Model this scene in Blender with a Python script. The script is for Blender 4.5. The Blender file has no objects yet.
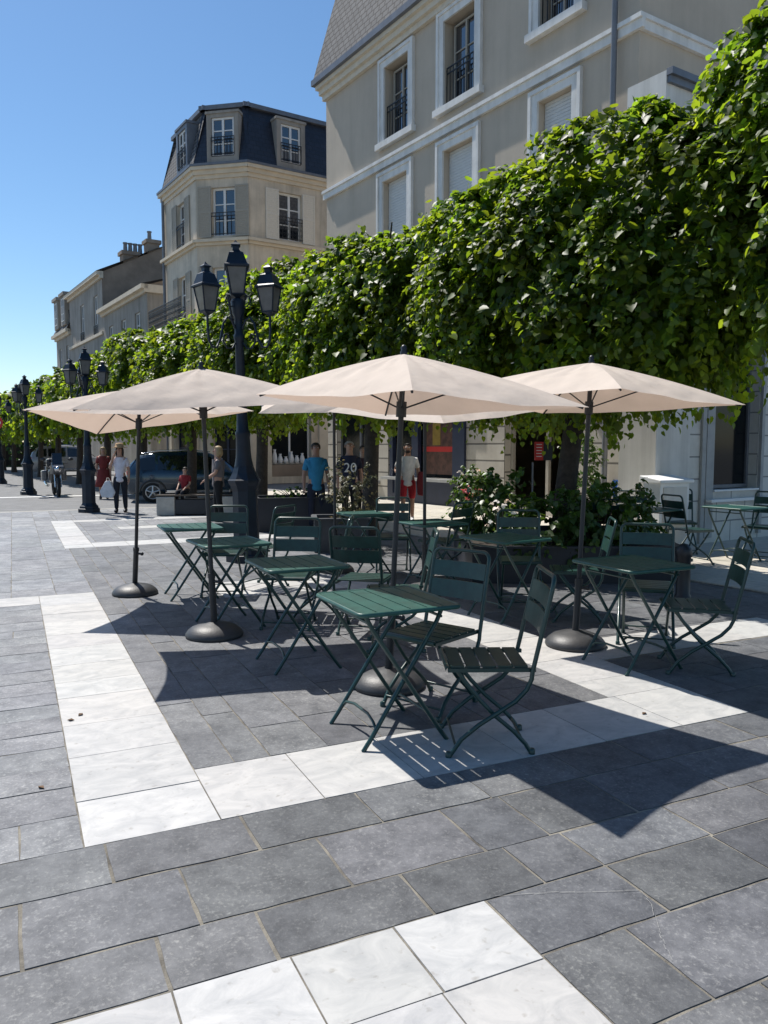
import bpy, bmesh, math, random
import numpy as np
from mathutils import Vector, Matrix
random.seed(7)
RNG = np.random.default_rng(11)
scene = bpy.context.scene
COL = scene.collection
R = math.radians
YAW = R(25.28)            # the paving grid is turned this much from the view axis
CY, SY = math.cos(YAW), math.sin(YAW)
CAMH = 1.6
E1 = Vector((-.545, .839, 0)).normalized()   # along the tree row and the facades, going away
E2 = Vector((.839, .545, 0)).normalized()    # across the street to the right
UP = Vector((0, 0, 1))

def gw(x, y, z=0):        # paving-grid coordinates -> world
    return Vector((x*CY - y*SY, x*SY + y*CY, z))

# ------------------------------------------------------------------ materials
MATS = {}
def nodes_of(m):
    m.use_nodes = True
    return m.node_tree.nodes, m.node_tree.links

def mat(name, col, rough=.6, metal=0., var=.0, vscale=6., bump=0., bscale=40., spec=.5, col2=None, coat=0., attr=None, trans=0., tcol=None, detail=5., streak=0.):
    if name in MATS: return MATS[name]
    m = bpy.data.materials.new(name); N, L = nodes_of(m)
    b = N['Principled BSDF']; out = N['Material Output']
    b.inputs['Roughness'].default_value = rough; b.inputs['Metallic'].default_value = metal
    b.inputs['Specular IOR Level'].default_value = spec
    if coat: b.inputs['Coat Weight'].default_value = coat; b.inputs['Coat Roughness'].default_value = .08
    c = (*col, 1)
    b.inputs['Base Color'].default_value = c
    tc = N.new('ShaderNodeTexCoord')
    last = None
    if var or col2:
        n = N.new('ShaderNodeTexNoise'); n.inputs['Scale'].default_value = vscale; n.inputs['Detail'].default_value = detail
        n.inputs['Roughness'].default_value = .62
        L.new(tc.outputs['Object'], n.inputs['Vector'])
        rp = N.new('ShaderNodeValToRGB'); L.new(n.outputs['Fac'], rp.inputs['Fac'])
        c2 = col2 or tuple(min(1, x*(1+var)) for x in col)
        c1 = col if col2 else tuple(x*(1-var) for x in col)
        rp.color_ramp.elements[0].position = .32; rp.color_ramp.elements[0].color = (*c1, 1)
        rp.color_ramp.elements[1].position = .68; rp.color_ramp.elements[1].color = (*c2, 1)
        last = rp.outputs['Color']
    if streak:
        mp = N.new('ShaderNodeMapping'); mp.inputs['Scale'].default_value = (2.6, 2.6, .16); L.new(tc.outputs['Object'], mp.inputs['Vector'])
        ns_ = N.new('ShaderNodeTexNoise'); ns_.inputs['Scale'].default_value = 1.; ns_.inputs['Detail'].default_value = 9; ns_.inputs['Roughness'].default_value = .66; L.new(mp.outputs['Vector'], ns_.inputs['Vector'])
        rs = N.new('ShaderNodeValToRGB'); L.new(ns_.outputs['Fac'], rs.inputs['Fac'])
        rs.color_ramp.elements[0].position = .30; rs.color_ramp.elements[0].color = (1-streak, 1-streak, 1-streak*1.05, 1); rs.color_ramp.elements[1].position = .55; rs.color_ramp.elements[1].color = (1, 1, 1, 1)
        ms_ = N.new('ShaderNodeMix'); ms_.data_type = 'RGBA'; ms_.blend_type = 'MULTIPLY'; ms_.inputs['Factor'].default_value = 1
        if last: L.new(last, ms_.inputs['A'])
        else: ms_.inputs['A'].default_value = c
        L.new(rs.outputs['Color'], ms_.inputs['B']); last = ms_.outputs['Result']
    if attr:
        a = N.new('ShaderNodeAttribute'); a.attribute_name = attr
        mx = N.new('ShaderNodeMix'); mx.data_type = 'RGBA'; mx.blend_type = 'MULTIPLY'; mx.inputs['Factor'].default_value = 1
        if last: L.new(last, mx.inputs['A'])
        else: mx.inputs['A'].default_value = c
        L.new(a.outputs['Color'], mx.inputs['B']); last = mx.outputs['Result']
    if last: L.new(last, b.inputs['Base Color'])
    if bump:
        n2 = N.new('ShaderNodeTexNoise'); n2.inputs['Scale'].default_value = bscale; n2.inputs['Detail'].default_value = 4
        L.new(tc.outputs['Object'], n2.inputs['Vector'])
        bp = N.new('ShaderNodeBump'); bp.inputs['Strength'].default_value = bump; bp.inputs['Distance'].default_value = .02
        L.new(n2.outputs['Fac'], bp.inputs['Height']); L.new(bp.outputs['Normal'], b.inputs['Normal'])
    if trans:
        t = N.new('ShaderNodeBsdfTranslucent')
        ms = N.new('ShaderNodeMixShader'); ms.inputs['Fac'].default_value = trans
        t.inputs['Color'].default_value = (*(tcol or col), 1)
        if last and not tcol: L.new(last, t.inputs['Color'])
        if attr and tcol:
            a2 = N.new('ShaderNodeMix'); a2.data_type = 'RGBA'; a2.blend_type = 'MULTIPLY'; a2.inputs['Factor'].default_value = 1
            a2.inputs['A'].default_value = (*tcol, 1); L.new(a.outputs['Color'], a2.inputs['B']); L.new(a2.outputs['Result'], t.inputs['Color'])
        L.new(b.outputs['BSDF'], ms.inputs[1]); L.new(t.outputs['BSDF'], ms.inputs[2]); L.new(ms.outputs['Shader'], out.inputs['Surface'])
    MATS[name] = m
    return m

def slate_mat():
    m = bpy.data.materials.new('slate_slabs'); N, L = nodes_of(m); b = N['Principled BSDF']
    tc = N.new('ShaderNodeTexCoord')
    a = N.new('ShaderNodeAttribute'); a.attribute_name = 'tone'
    n1 = N.new('ShaderNodeTexNoise'); n1.inputs['Scale'].default_value = 7.; n1.inputs['Detail'].default_value = 12; n1.inputs['Roughness'].default_value = .78
    n2 = N.new('ShaderNodeTexNoise'); n2.inputs['Scale'].default_value = 60; n2.inputs['Detail'].default_value = 8; n2.inputs['Roughness'].default_value = .7
    n3 = N.new('ShaderNodeTexNoise'); n3.inputs['Scale'].default_value = 1.7; n3.inputs['Detail'].default_value = 6
    mp = N.new('ShaderNodeMapping'); mp.inputs['Scale'].default_value = (1, 1, 1); mp.inputs['Rotation'].default_value = (0, 0, .6)
    sc = N.new('ShaderNodeTexWave'); sc.inputs['Scale'].default_value = .8; sc.inputs['Distortion'].default_value = 9; sc.inputs['Detail'].default_value = 4; sc.inputs['Detail Scale'].default_value = 1.6
    for n in (n1, n2, n3): L.new(tc.outputs['Object'], n.inputs['Vector'])
    sp = N.new('ShaderNodeSeparateColor'); L.new(a.outputs['Color'], sp.inputs['Color'])
    mw = N.new('ShaderNodeMath'); mw.operation = 'MULTIPLY'; mw.inputs[1].default_value = 173.; L.new(sp.outputs['Green'], mw.inputs[0])
    for n in (n1, n2, n3): n.noise_dimensions = '4D'; L.new(mw.outputs['Value'], n.inputs['W'])
    L.new(tc.outputs['Object'], mp.inputs['Vector']); L.new(mp.outputs['Vector'], sc.inputs['Vector'])
    r1 = N.new('ShaderNodeValToRGB'); L.new(n1.outputs['Fac'], r1.inputs['Fac'])
    r1.color_ramp.elements[0].position = .34; r1.color_ramp.elements[0].color = (.053, .056, .063, 1)
    r1.color_ramp.elements[1].position = .70; r1.color_ramp.elements[1].color = (.172, .175, .182, 1)
    r2 = N.new('ShaderNodeValToRGB'); L.new(n2.outputs['Fac'], r2.inputs['Fac'])
    r2.color_ramp.elements[0].position = .52; r2.color_ramp.elements[0].color = (0, 0, 0, 1)
    r2.color_ramp.elements[1].position = .68; r2.color_ramp.elements[1].color = (.5, .5, .5, 1)
    r3 = N.new('ShaderNodeValToRGB'); L.new(n3.outputs['Fac'], r3.inputs['Fac'])
    r3.color_ramp.elements[0].position = .35; r3.color_ramp.elements[0].color = (.76, .765, .78, 1)
    r3.color_ramp.elements[1].position = .68; r3.color_ramp.elements[1].color = (1.16, 1.155, 1.13, 1)
    r4 = N.new('ShaderNodeValToRGB'); L.new(sc.outputs['Fac'], r4.inputs['Fac'])
    r4.color_ramp.elements[0].position = .9985; r4.color_ramp.elements[0].color = (0, 0, 0, 1)
    r4.color_ramp.elements[1].position = 1.; r4.color_ramp.elements[1].color = (.22, .22, .22, 1)
    mx = N.new('ShaderNodeMix'); mx.data_type = 'RGBA'; fk = N.new('ShaderNodeMath'); fk.operation = 'MULTIPLY'; L.new(r2.outputs['Color'], fk.inputs[0]); L.new(n3.outputs['Fac'], fk.inputs[1]); fk2 = N.new('ShaderNodeMath'); fk2.operation = 'MULTIPLY'; fk2.inputs[1].default_value = 2.; fk2.use_clamp = True; L.new(fk.outputs['Value'], fk2.inputs[0]); L.new(fk2.outputs['Value'], mx.inputs['Factor']); L.new(r1.outputs['Color'], mx.inputs['A']); mx.inputs['B'].default_value = (.30, .30, .29, 1)
    m4 = N.new('ShaderNodeMix'); m4.data_type = 'RGBA'; m4.inputs['Factor'].default_value = 0; L.new(mx.outputs['Result'], m4.inputs['A']); m4.inputs['B'].default_value = (.42, .40, .37, 1)
    m2 = N.new('ShaderNodeMix'); m2.data_type = 'RGBA'; m2.blend_type = 'MULTIPLY'; m2.inputs['Factor'].default_value = 1
    L.new(m4.outputs['Result'], m2.inputs['A']); L.new(a.outputs['Color'], m2.inputs['B'])
    m3 = N.new('ShaderNodeMix'); m3.data_type = 'RGBA'; m3.blend_type = 'MULTIPLY'; m3.inputs['Factor'].default_value = 1
    L.new(m2.outputs['Result'], m3.inputs['A']); L.new(r3.outputs['Color'], m3.inputs['B'])
    L.new(m3.outputs['Result'], b.inputs['Base Color'])
    b.inputs['Roughness'].default_value = .62; b.inputs['Specular IOR Level'].default_value = .4
    ad = N.new('ShaderNodeMath'); ad.operation = 'ADD'; L.new(n1.outputs['Fac'], ad.inputs[0]); L.new(n2.outputs['Fac'], ad.inputs[1])
    bp = N.new('ShaderNodeBump'); bp.inputs['Strength'].default_value = .32; bp.inputs['Distance'].default_value = .006
    L.new(ad.outputs['Value'], bp.inputs['Height']); L.new(bp.outputs['Normal'], b.inputs['Normal'])
    return m

def marble_mat():
    m = bpy.data.materials.new('white_stone_slabs'); N, L = nodes_of(m); b = N['Principled BSDF']
    tc = N.new('ShaderNodeTexCoord')
    a = N.new('ShaderNodeAttribute'); a.attribute_name = 'tone'
    mp = N.new('ShaderNodeMapping'); mp.inputs['Scale'].default_value = (1.5, 2.3, 1); mp.inputs['Rotation'].default_value = (0, 0, .5)
    L.new(tc.outputs['Object'], mp.inputs['Vector'])
    n1 = N.new('ShaderNodeTexNoise'); n1.inputs['Scale'].default_value = 3.; n1.inputs['Detail'].default_value = 10; n1.inputs['Roughness'].default_value = .68; n1.inputs['Distortion'].default_value = 1.2
    L.new(mp.outputs['Vector'], n1.inputs['Vector'])
    n2 = N.new('ShaderNodeTexNoise'); n2.inputs['Scale'].default_value = 26; n2.inputs['Detail'].default_value = 4
    L.new(tc.outputs['Object'], n2.inputs['Vector'])
    r1 = N.new('ShaderNodeValToRGB'); L.new(n1.outputs['Fac'], r1.inputs['Fac'])
    r1.color_ramp.elements[0].position = .33; r1.color_ramp.elements[0].color = (.365, .365, .36, 1)
    r1.color_ramp.elements[1].position = .62; r1.color_ramp.elements[1].color = (.50, .49, .47, 1)
    r2 = N.new('ShaderNodeValToRGB'); L.new(n2.outputs['Fac'], r2.inputs['Fac'])
    r2.color_ramp.elements[0].position = .22; r2.color_ramp.elements[0].color = (.6, .57, .52, 1)
    r2.color_ramp.elements[1].position = .38; r2.color_ramp.elements[1].color = (1, 1, 1, 1)
    m2 = N.new('ShaderNodeMix'); m2.data_type = 'RGBA'; m2.blend_type = 'MULTIPLY'; m2.inputs['Factor'].default_value = 1
    L.new(r1.outputs['Color'], m2.inputs['A']); L.new(a.outputs['Color'], m2.inputs['B'])
    m3 = N.new('ShaderNodeMix'); m3.data_type = 'RGBA'; m3.blend_type = 'MULTIPLY'; m3.inputs['Factor'].default_value = .8
    L.new(m2.outputs['Result'], m3.inputs['A']); L.new(r2.outputs['Color'], m3.inputs['B'])
    L.new(m3.outputs['Result'], b.inputs['Base Color']); b.inputs['Roughness'].default_value = .6; b.inputs['Specular IOR Level'].default_value = .35
    bp = N.new('ShaderNodeBump'); bp.inputs['Strength'].default_value = .15; bp.inputs['Distance'].default_value = .004
    L.new(n2.outputs['Fac'], bp.inputs['Height']); L.new(bp.outputs['Normal'], b.inputs['Normal'])
    return m

def brick_mat(name, c1, c2, mortar, bw, bh, msize=.02, rough=.8, bump=.4, uv='UVMap', offset=.5):
    m = bpy.data.materials.new(name); N, L = nodes_of(m); b = N['Principled BSDF']
    tc = N.new('ShaderNodeTexCoord')
    br = N.new('ShaderNodeTexBrick'); br.offset = offset
    br.inputs['Color1'].default_value = (*c1, 1); br.inputs['Color2'].default_value = (*c2, 1); br.inputs['Mortar'].default_value = (*mortar, 1)
    br.inputs['Scale'].default_value = 1; br.inputs['Brick Width'].default_value = bw; br.inputs['Row Height'].default_value = bh; br.inputs['Mortar Size'].default_value = msize
    L.new(tc.outputs['UV'], br.inputs['Vector'])
    n = N.new('ShaderNodeTexNoise'); n.inputs['Scale'].default_value = 1.7; n.inputs['Detail'].default_value = 7; n.inputs['Roughness'].default_value = .7
    L.new(tc.outputs['UV'], n.inputs['Vector'])
    r = N.new('ShaderNodeValToRGB'); L.new(n.outputs['Fac'], r.inputs['Fac'])
    r.color_ramp.elements[0].position = .3; r.color_ramp.elements[0].color = (.8, .79, .77, 1); r.color_ramp.elements[1].position = .7; r.color_ramp.elements[1].color = (1.05, 1.05, 1.05, 1)
    mx = N.new('ShaderNodeMix'); mx.data_type = 'RGBA'; mx.blend_type = 'MULTIPLY'; mx.inputs['Factor'].default_value = 1
    L.new(br.outputs['Color'], mx.inputs['A']); L.new(r.outputs['Color'], mx.inputs['B']); L.new(mx.outputs['Result'], b.inputs['Base Color'])
    b.inputs['Roughness'].default_value = rough
    bp = N.new('ShaderNodeBump'); bp.invert = True; bp.inputs['Strength'].default_value = bump; bp.inputs['Distance'].default_value = .02
    L.new(br.outputs['Fac'], bp.inputs['Height']); L.new(bp.outputs['Normal'], b.inputs['Normal'])
    return m

M_SLATE = slate_mat(); M_WHITE = marble_mat()
M_GROUT = mat('sandy_grout', (.075, .068, .058), .95, col2=(.29, .265, .215), vscale=4.5, bump=.4, bscale=150)
M_CREAM = mat('cream_stone_slabs', (.50, .46, .39), .75, var=.12, vscale=9, bump=.15, attr='tone')
M_ASPH = mat('asphalt', (.17, .17, .17), .85, var=.16, vscale=2.2, bump=.35, bscale=220, detail=9)
M_ROADW = mat('road_paint', (.7, .7, .68), .7, var=.1, vscale=12)
M_GREEN = mat('dark_green_enamel', (.007, .040, .033), .40, var=.25, vscale=14, bump=.04, bscale=90, coat=.15)
M_GREENT = mat('green_enamel_tubing', (.006, .038, .034), .38, var=.1, vscale=18, coat=.2)
M_TOP = mat('green_table_enamel', (.015, .078, .064), .42, var=.25, vscale=8, bump=.05, bscale=70)
M_CANVAS = mat('sand_canvas', (.70, .605, .52), .85, var=.06, vscale=4, bump=.35, bscale=9, trans=.30, tcol=(.72, .53, .41), spec=.2)
M_POLE = mat('charcoal_pole_paint', (.013, .015, .019), .45, var=.15, vscale=9)
M_BASE = mat('grey_concrete_base', (.036, .037, .040), .5, var=.25, vscale=9, bump=.08, bscale=60)
M_LAMP = mat('navy_cast_iron', (.005, .013, .026), .46, var=.25, vscale=7, bump=.08, bscale=40, spec=.35)
M_LGLASS = mat('frosted_lamp_glass', (.17, .175, .175), .15, var=.25, vscale=9, trans=.35, tcol=(.4, .4, .37))
M_LEAF = mat('lime_leaf', (.030, .062, .009), .46, attr='tone', trans=.44, tcol=(.26, .42, .020), spec=.34)
M_LEAFD = mat('shrub_leaf', (.03, .07, .012), .42, attr='tone', trans=.25, tcol=(.12, .25, .02))
M_PETW = mat('white_petal', (.75, .73, .66), .6, attr='tone', trans=.3, tcol=(.7, .7, .6))
M_PETP = mat('pink_petal', (.65, .25, .26), .6, attr='tone', trans=.3, tcol=(.6, .2, .2))
M_GREYL = mat('lavender_leaf', (.055, .065, .03), .6, attr='tone', trans=.2, tcol=(.2, .2, .1))
M_BARK = mat('tree_bark', (.042, .033, .026), .9, var=.4, vscale=12, bump=.9, bscale=26)
M_STUCCO = mat('tan_stucco', (.49, .42, .335), .9, var=.07, vscale=.9, bump=.15, bscale=120, detail=9, streak=.10)
M_TRIM = mat('white_stone_trim', (.70, .69, .66), .75, var=.08, vscale=3, streak=.2)
M_CORN = mat('cream_cornice', (.60, .54, .44), .8, var=.1, vscale=4)
M_STONE = mat('limestone', (.60, .52, .41), .85, var=.16, vscale=1.3, bump=.2, bscale=25, detail=9, streak=.28)
M_STONEL = mat('pale_limestone', (.64, .55, .42), .85, var=.1, vscale=2, bump=.15, bscale=25)
M_RENDER = mat('pale_grey_render', (.33, .30, .26), .9, var=.16, vscale=.7, bump=.1, detail=8, streak=.35)
M_BROWN = mat('weathered_brown_render', (.26, .20, .15), .95, var=.25, vscale=.8, detail=9)
M_ZINC = mat('zinc_grey', (.16, .17, .19), .5, metal=.3, var=.15, vscale=3)
M_SHUT = mat('grey_beige_shutter', (.36, .33, .275), .8, var=.1, vscale=20)
M_SHUTW = mat('cream_shutter', (.68, .63, .54), .8, var=.08, vscale=20)
M_ROLL = mat('white_roller_shutter', (.62, .62, .60), .7, var=.04)
M_WFRAME = mat('white_window_frame', (.72, .72, .70), .6, var=.04)
M_IRON = mat('black_iron', (.012, .013, .016), .5, var=.2)
M_GLASS = mat('dark_window_glass', (.012, .016, .024), .05, spec=.5, var=.3, vscale=.6); M_GLASS.node_tree.nodes['Principled BSDF'].inputs['IOR'].default_value = 2.3
M_SHOPGL = mat('shop_glass', (.010, .012, .014), .1, spec=.18, var=.3, vscale=1.)
M_BLUEW = mat('navy_shopfront_paint', (.014, .022, .05), .45, var=.15)
M_DARK = mat('dark_interior', (.012, .012, .013), .9, var=.3)
M_SILL = mat('grey_sill', (.35, .35, .34), .7, var=.1)
M_WALLW = mat('white_annex_render', (.66, .635, .59), .85, var=.1, vscale=1.2, bump=.1, bscale=60, detail=8, streak=.25)
M_PLANTER = mat('dark_planter_metal', (.010, .013, .021), .5, var=.2, vscale=6)
M_PLANTG = mat('grey_planter', (.055, .06, .068), .7, var=.2, vscale=6, bump=.1)
M_SOIL = mat('soil', (.03, .022, .015), .95, var=.4, vscale=30, bump=.5)
M_CONC = mat('pale_concrete', (.42, .40, .36), .85, var=.15, vscale=5, bump=.2)
M_RED = mat('red_sign_paint', (.55, .025, .02), .5, var=.08)
M_WPAINT = mat('white_paint', (.75, .75, .74), .5, var=.04)
M_YEL = mat('yellow_poster', (.30, .20, .03), .6, var=.2, vscale=5)
M_ORANGE = mat('orange_poster', (.10, .045, .03), .6, var=.5, vscale=6)
M_BLUES = mat('blue_sign_paint', (.02, .12, .5), .5, var=.05)
M_CARP = mat('dark_blue_car_paint', (.008, .030, .055), .22, metal=.3, coat=1., var=.1)
M_CARW = mat('white_car_paint', (.22, .22, .23), .3, coat=1., var=.05)
M_CARGL = mat('car_window_glass', (.010, .012, .014), .04, spec=.9, var=.1)
M_RUBBER = mat('tyre_rubber', (.018, .018, .018), .8, var=.2)
M_ALLOY = mat('alloy_rim', (.55, .55, .56), .3, metal=.8, var=.08)
M_CHROME = mat('chrome', (.6, .6, .62), .15, metal=1., var=.05)
M_BLACKP = mat('black_plastic', (.016, .016, .018), .35, var=.2, coat=.3)
M_SILVER = mat('silver_fairing', (.10, .105, .115), .3, metal=.5, coat=.6, var=.1)
M_SKIN = mat('skin', (.42, .24, .165), .55, var=.06)
M_SKIN2 = mat('tanned_skin', (.30, .165, .11), .55, var=.06)
M_DRY = mat('dry_leaf', (.12, .065, .03), .8, var=.3, vscale=30)

def slate_roof():
    return brick_mat('grey_slate_roof', (.135, .135, .14), (.095, .097, .104), (.02, .02, .024), .30, .19, .024, .85, .9)
M_SLROOF = slate_roof()
M_SLDARK = brick_mat('dark_blue_slate_roof', (.030, .036, .052), (.022, .027, .040), (.012, .014, .02), .3, .2, .012, .45, .5)
M_ASHLAR = brick_mat('grooved_ashlar', (.52, .485, .42), (.49, .455, .395), (.16, .15, .13), 30., .42, .022, .85, .8, offset=0)
M_ASHLARW = brick_mat('white_ashlar', (.64, .62, .57), (.60, .58, .54), (.26, .26, .25), .8, .36, .012, .85, .6)

# ------------------------------------------------------------------ mesh helpers
class MB:
    def __init__(s): s.v = []; s.f = []; s.m = []; s.s = []; s.uv = []
    def add(s, vs, fs, m=0, smooth=False, uv=None):
        o = len(s.v); s.v += [tuple(p) for p in vs]
        for i, f in enumerate(fs):
            s.f.append(tuple(o+j for j in f)); s.m.append(m); s.s.append(smooth)
            s.uv.append(uv[i] if uv else None)
        return s
    def obox(s, o, a, b, c, m=0):       # box from corner o with edge vectors a, b, c
        o, a, b, c = map(Vector, (o, a, b, c))
        vs = [o, o+a, o+a+b, o+b, o+c, o+a+c, o+a+b+c, o+b+c]
        fs = [(0, 3, 2, 1), (4, 5, 6, 7), (0, 1, 5, 4), (1, 2, 6, 5), (2, 3, 7, 6), (3, 0, 4, 7)]
        if a.cross(b).dot(c) < 0: fs = [f[::-1] for f in fs]
        la, lb, lc = a.length, b.length, c.length
        def q(w, h): return [(0, 0), (w, 0), (w, h), (0, h)]
        return s.add(vs, fs, m)
    def box(s, c, d, m=0, rz=0):
        c = Vector(c); M = Matrix.Rotation(rz, 3, 'Z')
        a, b, e = M @ Vector((d[0], 0, 0)), M @ Vector((0, d[1], 0)), Vector((0, 0, d[2]))
        return s.obox(c - a/2 - b/2 - e/2, a, b, e, m)
    def tube(s, pts, r, n=8, m=0, closed=False, caps=True):
        pts = [Vector(p) for p in pts]; k = len(pts)
        rs = r if isinstance(r, (list, tuple)) else [r]*k
        tg = []
        for i in range(k):
            a = pts[(i-1) % k] if (closed or i > 0) else pts[i]
            b = pts[(i+1) % k] if (closed or i < k-1) else pts[i]
            t = (b-a); tg.append(t.normalized() if t.length > 1e-9 else Vector((0, 0, 1)))
        ref = Vector((0, 0, 1)) if abs(tg[0].z) < .9 else Vector((1, 0, 0))
        nrm = tg[0].cross(ref).normalized(); vs = []
        for i in range(k):
            nrm = (nrm - tg[i]*nrm.dot(tg[i])).normalized(); bn = tg[i].cross(nrm)
            for j in range(n):
                a = 2*math.pi*j/n; vs.append(pts[i] + (nrm*math.cos(a) + bn*math.sin(a))*rs[i])
        fs = []
        for i in range(k if closed else k-1):
            i2 = (i+1) % k
            for j in range(n):
                fs.append((i*n+j, i*n+(j+1) % n, i2*n+(j+1) % n, i2*n+j))
        s.add(vs, fs, m, True)
        if caps and not closed:
            s.add(vs[:n], [tuple(range(n-1, -1, -1))], m); s.add(vs[-n:], [tuple(range(n))], m)
        return s
    def lathe(s, prof, n=24, c=(0, 0, 0), m=0, smooth=True, rot=0.):
        vs = []; c = Vector(c)
        for r, z in prof:
            for j in range(n):
                a = 2*math.pi*j/n + rot; vs.append(c + Vector((r*math.cos(a), r*math.sin(a), z)))
        fs = [(i*n+j, i*n+(j+1) % n, (i+1)*n+(j+1) % n, (i+1)*n+j) for i in range(len(prof)-1) for j in range(n)]
        s.add(vs, fs, m, smooth)
        if prof[0][0] > 1e-4: s.add(vs[:n], [tuple(range(n-1, -1, -1))], m)
        if prof[-1][0] > 1e-4: s.add(vs[-n:], [tuple(range(n))], m)
        return s
    def prism(s, poly, ext, m=0):       # extrude a polygon of 3d points by a vector
        p = [Vector(q) for q in poly]; k = len(p); e = Vector(ext)
        vs = p + [q+e for q in p]
        fs = [tuple(range(k-1, -1, -1)), tuple(range(k, 2*k))] + [(i, (i+1) % k, (i+1) % k + k, i+k) for i in range(k)]
        nrm = (p[1]-p[0]).cross(p[2]-p[1])
        if nrm.dot(e) < 0: fs = [f[::-1] for f in fs]
        return s.add(vs, fs, m)
    def ball(s, c, r, m=0, nu=14, nv=9):
        c = Vector(c); r = Vector(r) if not isinstance(r, (int, float)) else Vector((r, r, r))
        vs = []; fs = []
        for i in range(nv+1):
            th = math.pi*i/nv
            for j in range(nu):
                a = 2*math.pi*j/nu
                vs.append(c + Vector((r.x*math.sin(th)*math.cos(a), r.y*math.sin(th)*math.sin(a), -r.z*math.cos(th))))
        for i in range(nv):
            for j in range(nu): fs.append((i*nu+j, i*nu+(j+1) % nu, (i+1)*nu+(j+1) % nu, (i+1)*nu+j))
        return s.add(vs, fs, m, True)
    def build(s, name, mats, parent=None, loc=None, rz=0., bevel=0., bseg=2):
        me = bpy.data.meshes.new(name)
        me.from_pydata(s.v, [], s.f)
        mats = mats if isinstance(mats, (list, tuple)) else [mats]
        for m in mats: me.materials.append(m)
        me.polygons.foreach_set('material_index', s.m); me.polygons.foreach_set('use_smooth', s.s)
        if any(u is not None for u in s.uv):
            ul = me.uv_layers.new(name='UVMap')
            for p, u in zip(me.polygons, s.uv):
                if u is not None:
                    for li, c in zip(p.loop_indices, u): ul.data[li].uv = c
        me.update()
        if bevel:
            bm = bmesh.new(); bm.from_mesh(me)
            bmesh.ops.remove_doubles(bm, verts=bm.verts, dist=1e-5)
            ed = [e for e in bm.edges if len(e.link_faces) == 2 and e.calc_face_angle(0) > .5]
            bmesh.ops.bevel(bm, geom=ed, offset=bevel, segments=bseg, affect='EDGES', profile=.5, clamp_overlap=True)
            bm.to_mesh(me); bm.free()
        o = bpy.data.objects.new(name, me); COL.objects.link(o)
        if parent: o.parent = parent
        if loc is not None: o.location = loc
        o.rotation_euler.z = rz
        return o

def tag(o, label=None, cat=None, group=None, kind=None):
    if label: o['label'] = label
    if cat: o['category'] = cat
    if group: o['group'] = group
    if kind: o['kind'] = kind
    return o
def empty(name, loc=(0, 0, 0), rz=0.):
    o = bpy.data.objects.new(name, None); COL.objects.link(o); o.location = loc; o.rotation_euler.z = rz
    o.empty_display_size = .2
    return o
def copy_tree(o, parent=None):
    c = o.copy(); COL.objects.link(c); c.parent = parent
    for ch in list(o.children): copy_tree(ch, c)
    return c
def text_mesh(body, size, depth=.002):
    cu = bpy.data.curves.new('lettering', 'FONT'); cu.body = body; cu.size = size; cu.extrude = depth; cu.align_x = 'CENTER'; cu.align_y = 'CENTER'
    o = bpy.data.objects.new('lettering', cu); COL.objects.link(o)
    dg = bpy.context.evaluated_depsgraph_get(); dg.update()
    me = bpy.data.meshes.new_from_object(o.evaluated_get(dg)); bpy.data.objects.remove(o); bpy.data.curves.remove(cu)
    return me
def text_obj(name, body, size, m, parent, loc, nrm, depth=.002):
    me = text_mesh(body, size, depth); me.materials.clear(); me.materials.append(m)
    o = bpy.data.objects.new(name, me); COL.objects.link(o); o.parent = parent
    n = Vector(nrm).normalized(); x = UP.cross(n).normalized(); y = n.cross(x)
    o.matrix_local = Matrix.Translation(loc) @ Matrix((x, y, n)).transposed().to_4x4()
    return o

# ------------------------------------------------------------------ camera, light, world
cam = bpy.data.cameras.new('camera'); co = bpy.data.objects.new('camera', cam); COL.objects.link(co)
co.location = (0, 0, CAMH); co.rotation_euler = (R(90-4.733), 0, 0)
cam.sensor_fit = 'HORIZONTAL'; cam.sensor_width = 36; cam.lens = 785/768*36; cam.clip_end = 3000; cam.clip_start = .05
scene.camera = co
SUN = Vector((-.440, .471, 1.)).normalized()
sl = bpy.data.lights.new('sun', 'SUN'); sl.energy = 5.0; sl.angle = R(.55); sl.color = (1, .955, .89)
so = bpy.data.objects.new('sun', sl); COL.objects.link(so); so.rotation_euler = (-SUN).to_track_quat('-Z', 'Y').to_euler(); so.location = (-20, 20, 50)
w = bpy.data.worlds.new('World'); scene.world = w; w.use_nodes = True
N, L = w.node_tree.nodes, w.node_tree.links
sky = N.new('ShaderNodeTexSky'); sky.sky_type = 'NISHITA'; sky.sun_disc = False
sky.sun_elevation = math.asin(SUN.z); sky.sun_rotation = math.atan2(SUN.x, SUN.y)
sky.altitude = 50; sky.air_density = 1.0; sky.dust_density = .25; sky.ozone_density = 3.0
hs = N.new('ShaderNodeHueSaturation'); hs.inputs['Saturation'].default_value = 1.14; hs.inputs['Hue'].default_value = .497; L.new(sky.outputs['Color'], hs.inputs['Color']); L.new(hs.outputs['Color'], N['Background'].inputs['Color']); N['Background'].inputs['Strength'].default_value = .104
scene.view_settings.view_transform = 'Standard'; scene.view_settings.look = 'None'; scene.view_settings.gamma = 1; scene.view_settings.exposure = 0.36
scene.view_settings.use_curve_mapping = False
scene.render.engine = 'CYCLES'
scene.cycles.max_bounces = 8; scene.cycles.transparent_max_bounces = 8

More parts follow.
